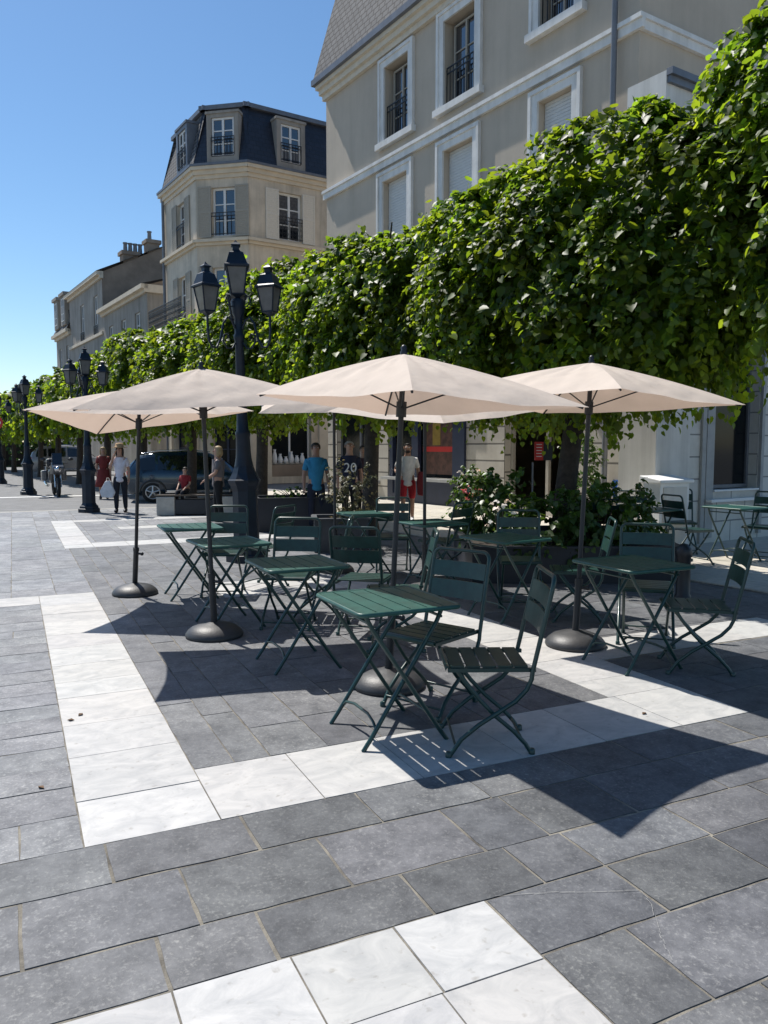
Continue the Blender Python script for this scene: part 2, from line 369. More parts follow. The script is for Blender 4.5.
# ------------------------------------------------------------------ ground and paving
g = MB(); S = 1500
g.add([(-S, -S, -.05), (S, -S, -.05), (S, S, -.05), (-S, S, -.05)], [(0, 1, 2, 3)])
tag(g.build('ground', M_ASPH), kind='structure')
g = MB()
g.add([(-40, 21.3, -.022), (60, 21.3, -.022), (60, 75, -.022), (-40, 75, -.022)], [(0, 1, 2, 3)])
tag(g.build('road', M_ASPH, rz=YAW), kind='structure')
g = MB()
g.add([(-30, 27.8, -.017), (8, 27.8, -.017), (8, 28.15, -.017), (-30, 28.15, -.017)], [(0, 1, 2, 3)])
tag(g.build('road_line', M_ROADW, rz=YAW), kind='structure')
g = MB(); g.add([(-14, -3, -.003), (16, -3, -.003), (16, 21.3, -.003), (-14, 21.3, -.003)], [(0, 1, 2, 3)])
tag(g.build('plaza_grout', M_GROUT, rz=YAW), kind='structure')
g = MB(); g.box((1, 21.38, -.02), (30, .16, .05))
tag(g.build('kerb', M_CONC, rz=YAW, bevel=.01), kind='structure')

def subtract(rects, cut):
    out = []
    for (a, b, c, d) in rects:      # x0,x1,y0,y1
        x0, x1, y0, y1 = cut
        ix0, ix1, iy0, iy1 = max(a, x0), min(b, x1), max(c, y0), min(d, y1)
        if ix0 >= ix1-1e-6 or iy0 >= iy1-1e-6: out.append((a, b, c, d)); continue
        if a < ix0: out.append((a, ix0, c, d))
        if ix1 < b: out.append((ix1, b, c, d))
        if c < iy0: out.append((ix0, ix1, c, iy0))
        if iy1 < d: out.append((ix0, ix1, iy1, d))
    return out
def fill(rect, along, rows, lens, rng):
    joints = None
    if isinstance(lens, dict): joints, lens = lens['at'], lens['len']
    """slabs in rows; along = 'x' or 'y' is the direction the rows run"""
    x0, x1, y0, y1 = rect
    if along == 'y': x0, x1, y0, y1 = y0, y1, x0, x1
    edges = [r for r in rows if y0 < r < y1] if isinstance(rows, list) else []
    if not edges:
        lo, hi = rows if isinstance(rows, tuple) else (.3, .42); y = y0
        while True:
            y += rng.uniform(lo, hi)
            if y > y1 - lo*.6: break
            edges.append(y)
    edges = [y0] + edges + [y1]; out = []
    for ri, (a, b) in enumerate(zip(edges, edges[1:])):
        x = x0; first = True
        if joints and ri < len(joints) and joints[ri]:
            js = [q for q in joints[ri] if x0 < q < x1]; lo_ = js[0]
            while lo_ - x0 > lens[1]: lo_ -= rng.uniform(*lens); js.insert(0, lo_)
            out += [(p, q, a, b) for p, q in zip([x0]+js, js)]; x = js[-1]; first = False
        while x < x1 - 1e-6:
            l = rng.uniform(*lens)*(rng.uniform(.35, 1) if first else 1); first = False
            e = x + l
            if x1 - e < lens[0]*.4: e = x1
            e = min(e, x1); out.append((x, e, a, b)); x = e
    if along == 'y': out = [(c, d, a, b) for a, b, c, d in out]
    return out
class Slabs:
    def __init__(s, top, thick=.02): s.mb = MB(); s.tone = []; s.top = top; s.th = thick
    def slab(s, r, m, rng, lo, hi, gap, jit=.0032, tint=.02):
        a, b, c, d = r
        if b-a < .03 or d-c < .03: return
        gp = gap*rng.uniform(.7, 1.3)/2; z = s.top + rng.uniform(-.0012, .0012); zt = [z+rng.uniform(-.001, .001) for _ in range(4)]
        # outline with slightly worn, uneven edges
        pts = []
        cs = [(a+gp, c+gp), (b-gp, c+gp), (b-gp, d-gp), (a+gp, d-gp)]
        for i in range(4):
            p, q = cs[i], cs[(i+1) % 4]; n = max(2, int(math.hypot(q[0]-p[0], q[1]-p[1])/.09)) if rng.random() < 2 and jit > .001 else 1
            for k in range(n):
                t = k/n; pts.append((p[0]+(q[0]-p[0])*t + rng.uniform(-jit, jit), p[1]+(q[1]-p[1])*t + rng.uniform(-jit, jit)))
        n = len(pts)
        vs = [(x, y, z) for x, y in pts] + [(x, y, z-s.th) for x, y in pts]
        fs = [tuple(range(n))] + [(i, i+n, (i+1) % n+n, (i+1) % n) for i in range(n)]
        s.mb.add(vs, fs, m)
        t = rng.uniform(lo, hi); tc = (t*(1+rng.uniform(-tint, tint)), t, t*(1+rng.uniform(-tint, tint)), 1)
        s.tone += [tc]*len(fs)
    def build(s, name, mats, rz):
        o = s.mb.build(name, mats, rz=rz); at = o.data.attributes.new('tone', 'FLOAT_COLOR', 'FACE')
        at.data.foreach_set('color', np.array(s.tone, dtype=np.float32).ravel())
        return tag(o, kind='structure')
rg = random.Random(5)
VEINS = [[(1.502, 2.252), (1.727, 2.174), (1.997, 2.060), (1.972, 1.976), (1.871, 1.836), (1.804, 1.717)]]
WHITE = [((.205, .76, 3.25, 9.14), 'y', (.36, .56)), ((.76, 3.98, 3.25, 3.83), 'x', (.5, .62)), ((3.4, 3.98, 3.83, 8.9), 'y', (.5, .7)),
         ((-14, .205, 8.65, 9.14), 'x', (.6, .8)), ((2.0, 3.4, 8.2, 9.15), 'x', (.5, .7)), ((3.98, 6.3, 4.55, 5.1), 'x', (.5, .7)),
         ((-14, 1.455, 1.90, 2.25), 'x', {'at': [[.005, .37, .735, 1.095]], 'len': (.36, .37)}), ((-14, 1.455, 1.54, 1.90), 'x', {'at': [[.005, .37, .73, 1.085]], 'len': (.36, .37)}), ((-14, 1.455, -3, 1.54), 'x', (.36, .37)),
         ((.70, 1.14, 13.3, 18.4), 'y', (.6, .8)), ((1.14, 9, 13.3, 13.95), 'x', (.6, .9)), ((1.14, 9, 17.9, 18.4), 'x', (.6, .9)), ((1.85, 2.75, 16.0, 16.5), 'x', (.5, .9))]
sw = Slabs(0.0)
for rect, al, ln in WHITE:
    wd = rect[3]-rect[2] if al == 'x' else rect[1]-rect[0]
    for r in fill(rect, al, (.35, .37) if wd >= .7 else (wd*.99, wd*.995), ln, rg):
        sw.slab(r, 0, rg, .90, 1.05, .006, .0006, .012)
sw.build('white_paving', [M_WHITE], YAW)
ZONES = [((-14, .205, 3.25, 8.65), 'x', [3.25, 3.56, 3.88, 4.14, 4.43, 4.68, 4.95, 5.2, 5.46, 5.75, 6.05, 6.34, 6.6, 6.9, 7.18, 7.45, 7.8, 8.1, 8.4], (.55, 1.0), 1.5, 1.85, .007),  # left and far zones: glossy sheen is put into the lighter tone
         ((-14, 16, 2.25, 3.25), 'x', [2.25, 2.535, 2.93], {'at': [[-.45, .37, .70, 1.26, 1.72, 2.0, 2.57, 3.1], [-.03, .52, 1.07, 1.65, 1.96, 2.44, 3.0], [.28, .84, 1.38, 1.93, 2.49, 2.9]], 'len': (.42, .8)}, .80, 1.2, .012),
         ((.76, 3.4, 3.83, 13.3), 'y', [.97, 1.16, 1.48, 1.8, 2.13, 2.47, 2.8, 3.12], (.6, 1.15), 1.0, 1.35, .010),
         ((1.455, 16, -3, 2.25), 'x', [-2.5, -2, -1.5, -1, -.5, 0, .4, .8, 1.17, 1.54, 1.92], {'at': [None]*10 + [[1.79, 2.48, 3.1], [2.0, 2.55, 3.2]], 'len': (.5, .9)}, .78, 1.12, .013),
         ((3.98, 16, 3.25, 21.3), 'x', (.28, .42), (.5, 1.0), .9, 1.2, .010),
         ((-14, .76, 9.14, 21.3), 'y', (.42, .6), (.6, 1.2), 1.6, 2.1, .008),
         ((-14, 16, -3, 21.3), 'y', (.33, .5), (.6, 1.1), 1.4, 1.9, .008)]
ss = Slabs(0.0); covered = [q[0] for q in WHITE]
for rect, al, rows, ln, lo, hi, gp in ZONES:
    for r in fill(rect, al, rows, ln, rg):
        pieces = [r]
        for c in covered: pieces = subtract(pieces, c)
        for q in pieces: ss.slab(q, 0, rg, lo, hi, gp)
    covered.append(rect)
ss.build('slate_paving', [M_SLATE], YAW)
vn = MB()
M_VEIN = mat('calcite_vein', (.30, .295, .28), .8, var=.25, vscale=40)
for line in VEINS:
    for (x0, y0), (x1, y1) in zip(line, line[1:]):
        d = Vector((x1-x0, y1-y0, 0)); nn = Vector((-d.y, d.x, 0)).normalized()
        k = 5
        for i in range(k):
            p = Vector((x0, y0, .0042)) + d*(i/k); q = Vector((x0, y0, .0042)) + d*((i+.93)/k); w0 = rg.uniform(.0005, .0011); j = nn*rg.uniform(-.004, .004)
            vn.add([p+j-nn*w0, q+j-nn*w0, q+j+nn*w0, p+j+nn*w0], [(0, 1, 2, 3)])
tag(vn.build('paving_veins', M_VEIN, rz=YAW), kind='structure')
# cream pavement in front of the shops: frame u along E1, v along E2
ANG = math.atan2(E2.y, E2.x)
sc_ = Slabs(.018)
for r in fill((8.15, 26, -8, 26), 'y', (.4, .6), (.5, .9), rg): sc_.slab(r, 0, rg, .88, 1.06, .008, .0005, .02)
sc_.build('cream_pavement', [M_CREAM], ANG)
g = MB(); g.box((17.05, 9, -.02), (17.9, 34.1, .05)); tag(g.build('pavement_bed', M_GROUT, rz=ANG), kind='structure')

# ------------------------------------------------------------------ foliage
LEAF = np.array([(0, .06, 0), (.27, -.05, .03), (.50, .27, .09), (.36, .68, .06), (0, 1.1, -.10), (-.36, .68, .06), (-.50, .27, .09), (-.27, -.05, .03), (0, .5, -.02)])
def leaf_mesh(name, pos, axis, nrm, size, tone, m, parent=None, mats=None):
    n = len(pos)
    y = axis/np.maximum(np.linalg.norm(axis, axis=1, keepdims=True), 1e-9)
    z = nrm - y*(nrm*y).sum(1, keepdims=True); z /= np.maximum(np.linalg.norm(z, axis=1, keepdims=True), 1e-9)
    x = np.cross(y, z)
    co_ = pos[:, None, :] + size[:, None, None]*(LEAF[None, :, 0, None]*x[:, None, :] + LEAF[None, :, 1, None]*y[:, None, :] + LEAF[None, :, 2, None]*z[:, None, :])
    k = 9; V = co_.reshape(-1, 3).astype(np.float32)
    quads = np.array([(0, 1, 2, 8), (8, 2, 3, 4), (0, 8, 6, 7), (8, 4, 5, 6)])
    F = (quads[None] + (np.arange(n)*k)[:, None, None]).reshape(-1, 4).astype(np.int32); nf = len(F)
    me = bpy.data.meshes.new(name); me.vertices.add(len(V)); me.vertices.foreach_set('co', V.ravel())
    me.loops.add(nf*4); me.loops.foreach_set('vertex_index', F.ravel())
    me.polygons.add(nf); me.polygons.foreach_set('loop_start', np.arange(nf, dtype=np.int32)*4)
    me.materials.append(m); me.update(calc_edges=True); me.validate()
    at = me.attributes.new('tone', 'FLOAT_COLOR', 'FACE')
    c = np.ones((n, 4), np.float32); c[:, :3] = tone
    at.data.foreach_set('color', np.repeat(c, 4, axis=0).ravel())
    me.polygons.foreach_set('use_smooth', np.ones(nf, dtype=bool))
    o = bpy.data.objects.new(name, me); COL.objects.link(o)
    if parent: o.parent = parent
    return o
def shoots(ns, per, half, expo, size, droop=.5, shell=(.62, 1.0), rot=0., seed=0, length=.55, lumps=.16, updir=.35, clumps=0):
    r = np.random.default_rng(seed); half = np.array(half)
    d = r.normal(size=(ns, 3)); d /= np.linalg.norm(d, axis=1, keepdims=True)
    # onto a superellipsoid
    k = (np.abs(d)**expo).sum(1)**(-1/expo); s = d*k[:, None]
    lump = 1 + lumps*(np.sin(s[:, 0]*5.1+seed)*np.cos(s[:, 2]*4.3+seed*1.7) + .6*np.sin(s[:, 1]*9+s[:, 0]*7.7+seed*.6))
    rad = r.uniform(shell[0], shell[1], ns)**.6*lump
    p0 = s*half*rad[:, None]
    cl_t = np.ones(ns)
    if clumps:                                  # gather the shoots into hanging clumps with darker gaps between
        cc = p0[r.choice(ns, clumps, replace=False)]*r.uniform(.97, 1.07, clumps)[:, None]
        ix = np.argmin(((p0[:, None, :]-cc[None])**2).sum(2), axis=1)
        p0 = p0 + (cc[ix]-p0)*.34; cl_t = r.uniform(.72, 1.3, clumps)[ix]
    out = s/half; out /= np.linalg.norm(out, axis=1, keepdims=True)
    dirs = out + r.normal(size=(ns, 3))*.45 + np.array([0, 0, updir]); dirs /= np.linalg.norm(dirs, axis=1, keepdims=True)
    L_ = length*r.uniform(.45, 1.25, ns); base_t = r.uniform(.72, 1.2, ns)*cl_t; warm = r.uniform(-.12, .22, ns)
    P, A, Nn, Sz, T = [], [], [], [], []
    for i in range(per):
        t = (i + r.uniform(0, 1, ns))/per
        p = p0 + dirs*(L_*t)[:, None]; p[:, 2] -= droop*L_*t*t
        p += r.normal(size=(ns, 3))*.05*length
        side = np.cross(dirs, np.array([0, 0, 1.])) * (1 if i % 2 else -1)
        a = dirs*.5 + side*.9 + np.array([0, 0, -.75]) + r.normal(size=(ns, 3))*.38
        nn = out*.65 + np.array([0, 0, .75]) + r.normal(size=(ns, 3))*.48
        P.append(p); A.append(a); Nn.append(nn)
        Sz.append(size*r.uniform(.6, 1.25, ns)*(1-.25*t))
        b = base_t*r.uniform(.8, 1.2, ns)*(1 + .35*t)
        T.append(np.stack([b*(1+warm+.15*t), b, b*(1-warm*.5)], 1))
    P, A, Nn, Sz, T = map(np.concatenate, (P, A, Nn, Sz, T))
    c, s_ = math.cos(rot), math.sin(rot)
    for X in (P, A, Nn):
        x = X[:, 0]*c - X[:, 1]*s_; y = X[:, 0]*s_ + X[:, 1]*c; X[:, 0] = x; X[:, 1] = y
    return P, A, Nn, Sz, T
ROWROT = math.atan2(E1.y, E1.x)
def lime_tree(i, base, ns, per, size, top, label, half_along=2.85, across=.98, trunk_r=.145, lean=(.1, 0), inner=500):
    t = empty('lime_tree', (base[0], base[1], 0)); tag(t, label, 'tree', 'row of clipped lime trees')
    bottom = (2.5, 2.36)[i] if i < 2 else 2.5; hz = (top-bottom)/2; cz = (top+bottom)/2
    tr = MB(); rr = random.Random(i)
    tr.tube([(-.08*lean[0]*5, 0, -.02), (-.02, 0, .25), (.0, .01, .9), (lean[0]*.5, .02, 1.6), (lean[0], 0, 2.3), (lean[0]*1.1, .02, 3.1), (lean[0], 0, cz)],
            [trunk_r*1.45, trunk_r*1.12, trunk_r, trunk_r*.95, trunk_r*.98, trunk_r*.7, trunk_r*.35], 12)
    tr.build('trunk', M_BARK, t)
    br = MB()
    for k in range(14):
        a = 2*math.pi*k/14 + rr.uniform(-.2, .2); z0 = rr.uniform(2.0, 3.4); ln = rr.uniform(.8, 1.0)
        dx, dy = math.cos(a)*half_along*.85*ln, math.sin(a)*across*.8*ln
        v = E1*dx + E2*dy
        br.tube([(lean[0], 0, z0), (v.x*.4, v.y*.4, z0+.35+rr.uniform(0, .3)), (v.x*.75, v.y*.75, z0+.6+rr.uniform(0, .8)), (v.x, v.y, z0+.7+rr.uniform(0, 1.3))], [.06, .045, .03, .012], 6)
    br.build('branch', M_BARK, t)
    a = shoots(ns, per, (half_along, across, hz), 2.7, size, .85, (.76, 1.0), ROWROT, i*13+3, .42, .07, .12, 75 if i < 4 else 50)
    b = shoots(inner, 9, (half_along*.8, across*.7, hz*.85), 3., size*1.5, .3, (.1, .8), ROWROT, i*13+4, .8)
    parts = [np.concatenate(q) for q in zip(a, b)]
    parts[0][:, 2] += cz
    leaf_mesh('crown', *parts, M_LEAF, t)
    return t
T0 = Vector((2.37, 10.3, 0)); STEP = 4.8
treelabels = ['big clipped lime tree nearest the camera, its crown filling the right edge of the photo',
 'lime tree rising from the leafy dark planter behind the right-hand parasol',
 'lime tree whose trunk stands between the two men in the navy and the white shirts',
 'lime tree with a thin dark trunk just right of the tall triple-lantern lamp post',
 'lime tree standing at the stone-ended bench in front of the dark blue car',
 'lime tree behind the woman in the straw hat, next beyond the bench tree',
 'lime tree beyond the dark blue car, just right of the second lamp post',
 'lime tree just left of the second lamp post, above the parked motorcycle',
 'small distant lime tree next beyond the motorcycle',
 'small distant lime tree just right of the third lamp post',
 'small lime tree behind the farthest lamp post', 'small lime tree second from the far end of the row', 'farthest small lime tree at the end of the row, cut by the left edge']
SPEC = [(2300, 15, .104, 6.3), (2900, 15, .098, 5.36), (2000, 15, .106, 5.2), (1500, 14, .115, 5.5), (1000, 13, .13, 4.95), (700, 11, .15, 5.45), (560, 10, .165, 5.1), (460, 9, .18, 4.9), (380, 8, .20, 4.9), (300, 8, .22, 4.9), (300, 8, .23, 4.9), (280, 8, .24, 4.9), (280, 8, .24, 4.9)]
for i in range(13):
    p = T0 + E1*STEP*(i-1)
    lime_tree(i, p, *SPEC[i], treelabels[i], lean=((.16, 0) if i == 1 else (.04, 0)), half_along=2.35 if i == 0 else 2.8, trunk_r=.14, inner=1000 if i < 4 else 350)

hd = empty('far_hedge', (-25, 66, 0), R(8)); tag(hd, 'dark clipped hedge closing the far end of the street under the trees', 'hedge')
hm = MB(); hm.box((0, 0, 1.0), (15, .5, 2.0)); hm.build('inner_twigs', M_BARK, hd)
P = shoots(900, 8, (8.5, .9, 1.6), 6., .30, .3, (.8, 1.0), 0, 501, .5, .05, .2); P[0][:, 2] += 1.6
leaf_mesh('foliage', *P, M_LEAFD, hd)
# ------------------------------------------------------------------ tables and chairs
GRP_T = 'green folding bistro tables'; GRP_C = 'green folding bistro chairs'
def make_table():
    t = empty('bistro_table')
    a, b, zt = .295, .32, .755
    top = MB(); n = 6; wv = 2*a/n
    for k in range(n):
        x0 = -a + k*wv + (.004 if k else .012); x1 = -a + (k+1)*wv - (.004 if k < n-1 else .012)
        top.box(((x0+x1)/2, 0, zt-.006), (x1-x0, 2*b-.024, .012))
    # rounded rim
    pts = []; rc = .035
    for cx, cy, a0 in ((a-rc, b-rc, 0), (-a+rc, b-rc, 90), (-a+rc, -b+rc, 180), (a-rc, -b+rc, 270)):
        for k in range(5):
            an = R(a0+22.5*k); pts.append((cx+rc*math.cos(an), cy+rc*math.sin(an), zt-.009))
    top.tube(pts, .0135, 8, closed=True)
    for y in (-.2, .2): top.box((0, y, zt-.022), (2*a-.04, .03, .014))
    top.build('tabletop', M_TOP, t, bevel=0)
    for s in (-1, 1):
        for y in (-.262+.03*(s > 0), .262-.03*(s > 0)):
            lg = MB()
            lg.tube([(s*.235, y*.93, zt-.03), (s*.20, y*.95, zt-.10), (-s*.20, y, .06), (-s*.245, y, .0)], .0125, 8)
            lg.build('leg', M_GREENT, t)
        yy = .262-.03*(s > 0)
        cb = MB(); x = -s*.185
        cb.tube([(x-.018*-s, -yy, .10), (x+.02*s, -yy*.8, .135), (x+.03*s, -yy*.4, .15), (x+.03*s, yy*.4, .15), (x+.02*s, yy*.8, .135), (x-.018*-s, yy, .10)], .0085, 6)
        cb.build('foot_bar', M_GREENT, t)
        hb = MB(); hb.tube([(s*.215, -.245, zt-.07), (s*.215, .245, zt-.07)], .008, 6); hb.build('hinge_bar', M_GREENT, t)
    return t
def make_chair():
    """faces +Y"""
    t = empty('bistro_chair')
    hw = .205
    seat = MB(); zs = .470; n = 5
    for k in range(n):
        y0 = -.185 + k*.082
        seat.box((0, y0+.036, zs), (2*hw-.03, .070, .010))
    # rolled front slat
    arc = [(.225+.018*math.sin(q), zs-.018+.018*math.cos(q)+.005) for q in (0, .5, 1.0, 1.5, 2.0)]
    for (y0, z0), (y1, z1) in zip(arc, arc[1:]):
        seat.obox((-hw+.015, y0, z0), (2*hw-.03, 0, 0), (0, y1-y0, z1-z0), (0, -.004, -.008))
    seat.build('seat', M_GREEN, t)
    seat = None
    for s in (-1, 1):
        sf = MB(); sf.obox((s*(hw-.012)-.009, -.225, zs-.026), (.018, 0, 0), (0, .455, 0), (0, 0, .020))
        sf.build('side_rail', M_GREENT, t)
    bf = MB(); ztop = .945; yb = -.205; yt = -.315
    def bp(z): return yb + (yt-yb)*(z-.45)/(ztop-.45)
    pts = [(-hw-.008, bp(.45), .45), (-hw-.008, bp(.86), .86)]
    for k in range(1, 6):
        an = math.pi - k*math.pi/12; pts.append((-hw-.008+.055+.055*math.cos(an), bp(.885+.055*math.sin(an)), .885+.055*math.sin(an)))
    pts2 = [(-x, y, z) for x, y, z in reversed(pts)]
    bf.tube(pts+pts2, .0125, 8); bf.build('back_frame', M_GREENT, t)
    bk = MB()
    for z0, z1 in ((.635, .745), (.765, .865)):
        m_ = 6
        for k in range(m_):
            xa = -hw + .005 + (2*hw-.01)*k/m_; xb = -hw + .005 + (2*hw-.01)*(k+1)/m_
            def cv(x): return -.018*(1-(x/hw)**2)
            A = Vector((xa, bp(z0)+cv(xa), z0)); B = Vector((xb, bp(z0)+cv(xb), z0)); C_ = Vector((xb, bp(z1)+cv(xb), z1)); D = Vector((xa, bp(z1)+cv(xa), z1)); o = Vector((0, .008, 0))
            bk.add([A, B, C_, D, A+o, B+o, C_+o, D+o], [(0, 1, 2, 3), (7, 6, 5, 4), (3, 2, 6, 7), (1, 0, 4, 5)], 0, False)
    bk.build('backrest', M_GREEN, t)
    for s in (-1, 1):
        l = MB(); x = s*(hw+.008)
        l.tube([(x, -.205, .452), (x, -.20, .41), (x, -.175, .355), (x, -.12, .295), (x, -.03, .235), (x, .07, .17), (x, .16, .095), (x, .225, .0)], .0125, 8)
        l.lathe([(.017, 0), (.017, .025), (.0125, .03)], 8, (x, .225, 0)); l.build('front_leg', M_GREENT, t)
        l = MB(); x = s*(hw-.03)
        l.tube([(x, .175, .445), (x, .14, .39), (x, .06, .29), (x, -.02, .205), (x, -.12, .12), (x, -.18, .055), (x, -.215, 0)], .0118, 8)
        l.lathe([(.017, 0), (.017, .025), (.0125, .03)], 8, (x, -.215, 0)); l.build('rear_leg', M_GREENT, t)
    st = MB(); st.tube([(-hw-.008, .19, .06), (hw+.008, .19, .06)], .007, 6); st.build('stretcher', M_GREENT, t)
    st = MB(); st.tube([(-hw+.03, -.165, .075), (hw-.03, -.165, .075)], .007, 6); st.build('stretcher', M_GREENT, t)
    return t
TAB0 = make_table(); CH0 = make_chair()
TABLES = [((1.86, 3.91), YAW, 'nearest green slatted bistro table, half in sun and half in parasol shade'),
 ((1.86, 5.45), YAW, 'dark shaded bistro table, second from the front, behind the nearest one'),
 ((1.73, 6.95), YAW+.06, 'sunlit green bistro table just behind the dome base of the second parasol'),
 ((1.69, 8.45), YAW-.04, 'farthest table of the left column, with open ground and white paving behind it'),
 ((4.16, 6.15), YAW+.15, 'shaded bistro table in front of the leafy planter, left of the right-hand parasol pole'),
 ((4.05, 9.14), YAW, 'bistro table below the man in the navy shirt, seen edge-on behind the small chair'),
 ((4.25, 7.75), YAW+.05, 'bistro table in front of the man in red shorts, before the sunlit cream paving'),
 ((4.08, 4.38), YAW, 'shaded bistro table on the white paving strip under the right-hand parasol'),
 ((7.72, 8.02), YAW+.1, 'bright sun-bleached bistro table in front of the white cabinet'),
 ((9.05, 7.75), YAW+.1, 'dark bistro table below the window sill at the far right')]
for i, ((x, y), rz, lab) in enumerate(TABLES):
    o = TAB0 if i == 0 else copy_tree(TAB0)
    o.location = gw(x, y); o.rotation_euler.z = rz; tag(o, lab, 'table', GRP_T)
CHAIRS = [((.555, 4.16), (-1, -.02), 'nearest bistro chair, seen from the side facing the nearest table'),
 ((.30, 4.78), (-.65, -.76), 'dark shaded chair right behind the nearest table, its wide backrest facing the camera'),
 ((-.84, 6.98), (-.12, -1), 'chair with sunlit seat behind the dark second table, facing the camera'),
 ((-1.74, 8.5), (.02, -1), 'chair in front of the tall lamp pedestal, its seat tucked behind the sunlit table'),
 ((-.62, 7.4), (-1, .05), 'chair seen edge-on right of the chair behind the second table'),
 ((.10, 6.2), (-1, .0), 'chair seen edge-on as a thin sunlit curve beside the front parasol pole'),
 ((-.17, 6.75), (.25, .97), 'small chair turned away, backrest half in sun, behind the nearest table'),
 ((-1.38, 8.9), (-.9, .45), 'chair glimpsed sideways just right of the chair before the lamp pedestal'),
 ((2.17, 6.42), (-.3, -.95), 'chair with dark rounded backrest behind the table under the right-hand parasol'),
 ((2.27, 5.6), (-.97, .2), 'dark chair at the right edge in the shade, seat sideways, left of open paving'),
 ((1.80, 7.25), (-1, .15), 'chair seen edge-on before the planter, sunlit rim left of the table under the right-hand parasol'),
 ((1.38, 7.9), (-.1, -1), 'dark chair between the planter and the shaded table in front of it'),
 ((.12, 9.95), (0, -1), 'dark chair directly in front of the man in red shorts'),
 ((.72, 9.55), (-.75, .6), 'dark chair right of the parasol pole before the cream paving'),
 ((3.60, 11.2), (-.1, -1), 'chair with dark backrest behind the bright sun-bleached table'),
 ((2.98, 10.2), (.35, .93), 'black chair left of the bright table, turned towards the wall'),
 ((4.15, 10.6), (.93, .3), 'chair in the middle of the right terrace, facing right to the table below the sill'),
 ((4.45, 11.75), (-.2, -1), 'chair with a pale sunlit backrest standing against the window wall'),
 ((5.35, 11.05), (-.7, -.7), 'chair cut off by the right edge, at the table below the sill')]
for i, ((x, y), fc, lab) in enumerate(CHAIRS):
    o = CH0 if i == 0 else copy_tree(CH0)
    o.location = (x, y, .018 if (Vector((x, y, 0)).dot(E2) > 8.15) else 0); o.rotation_euler.z = math.atan2(-fc[0], fc[1]); tag(o, lab, 'chair', GRP_C)
for o in list(COL.objects):
    if o.name.startswith('bistro_table') and o.location.dot(E2) > 8.15: o.location.z = .018

# ------------------------------------------------------------------ parasols
def parasol(base, apex, corners, label, seed):
    rr = random.Random(seed); nz = np.random.default_rng(seed)
    B = Vector((base[0], base[1], 0)); t = empty('parasol', B); tag(t, label, 'parasol', 'sand coloured rectangular parasols')
    A = Vector(apex) - B; Cs = [Vector(c) - B for c in corners]
    bs = MB(); bs.lathe([(.235, 0), (.243, .012), (.240, .03), (.222, .055), (.185, .085), (.13, .105), (.07, .115), (.045, .125), (.0001, .126)], 36)
    bs.build('base', M_BASE, t)
    D = A.normalized()
    sv = MB(); sv.tube([(0, 0, .11), D*.52], .028, 14); sv.tube([D*.50, D*.54], .032, 14)
    kb = D*.47; sv.tube([kb, kb+Vector((.06, -.02, 0))], .012, 8); sv.ball(kb+Vector((.07, -.022, 0)), .02)
    sv.build('pole_sleeve', M_POLE, t)
    pl_ = MB(); pl_.tube([D*.3, A - D*.02], .0185, 14); pl_.build('pole', M_POLE, t)
    fn = MB(); fn.lathe([(.022, -.01), (.026, .01), (.018, .022), (.022, .04), (.012, .055), (.0001, .06)], 12, A); fn.build('finial', M_POLE, t)
    hub = A - D*.36
    hb = MB(); hb.tube([hub-D*.05, hub+D*.05], .034, 12); hb.build('hub', M_POLE, t)
    hb = MB(); hb.tube([A-D*.05, A-D*.01], .03, 12); hb.build('crown_hub', M_POLE, t)
    cen = sum(Cs, Vector())/4
    bow = .028
    def ribp(c, v):
        p = A.lerp(c, v); p.z += bow*4*v*(1-v); return p
    for c in Cs:
        rb = MB(); pts = [ribp(c, v) + Vector((0, 0, -.020)) for v in (.02, .2, .4, .6, .8, .97)]
        rb.tube(pts, .0075, 6); rb.build('rib', M_POLE, t)
        s_ = MB(); s_.tube([hub, ribp(c, .5)+Vector((0, 0, -.018))], .006, 6); s_.build('strut', M_POLE, t)
    cv = MB(); NU, NV = 22, 20
    for q in range(4):
        c0, c1 = Cs[q], Cs[(q+1) % 4]; vs = []; ph = rr.uniform(0, 6)
        ln = (c1-c0).length
        for i in range(NV+1):
            v = i/NV
            for j in range(NU+1):
                u = j/NU; k = 4*u*(1-u)
                p = ribp(c0, v).lerp(ribp(c1, v), u)
                p = p.lerp(Vector((A.x, A.y, p.z)), .085*k*v*v*(1.15 if ln > 1.6 else .9))
                p.z -= (.020*k*v*(1.25-v*.55))*(1.1 if ln > 1.6 else .8)
                # fabric creases running down from the top and small billows
                p.z += k*(.012*math.sin(u*27+ph+v*3)*(1-v)*v*2.6 + .007*math.sin(v*9+u*6+ph)*v + .004*math.sin(v*23-u*15+ph*2)*v)
                p.z -= .022*math.exp(-((min(u, 1-u))/.05)**2)*v*(1-v)*.6
                vs.append(p)
        fs = [(i*(NU+1)+j, i*(NU+1)+j+1, (i+1)*(NU+1)+j+1, (i+1)*(NU+1)+j) for i in range(NV) for j in range(NU)]
        if (vs[fs[-1][1]]-vs[fs[-1][0]]).cross(vs[fs[-1][2]]-vs[fs[-1][1]]).z < 0: fs = [f[::-1] for f in fs]
        cv.add(vs, fs, 0, True)
    cv.build('canopy', M_CANVAS, t)
    return t
def G4(lst): return [tuple(gw(x, y, z)) for x, y, z in lst]
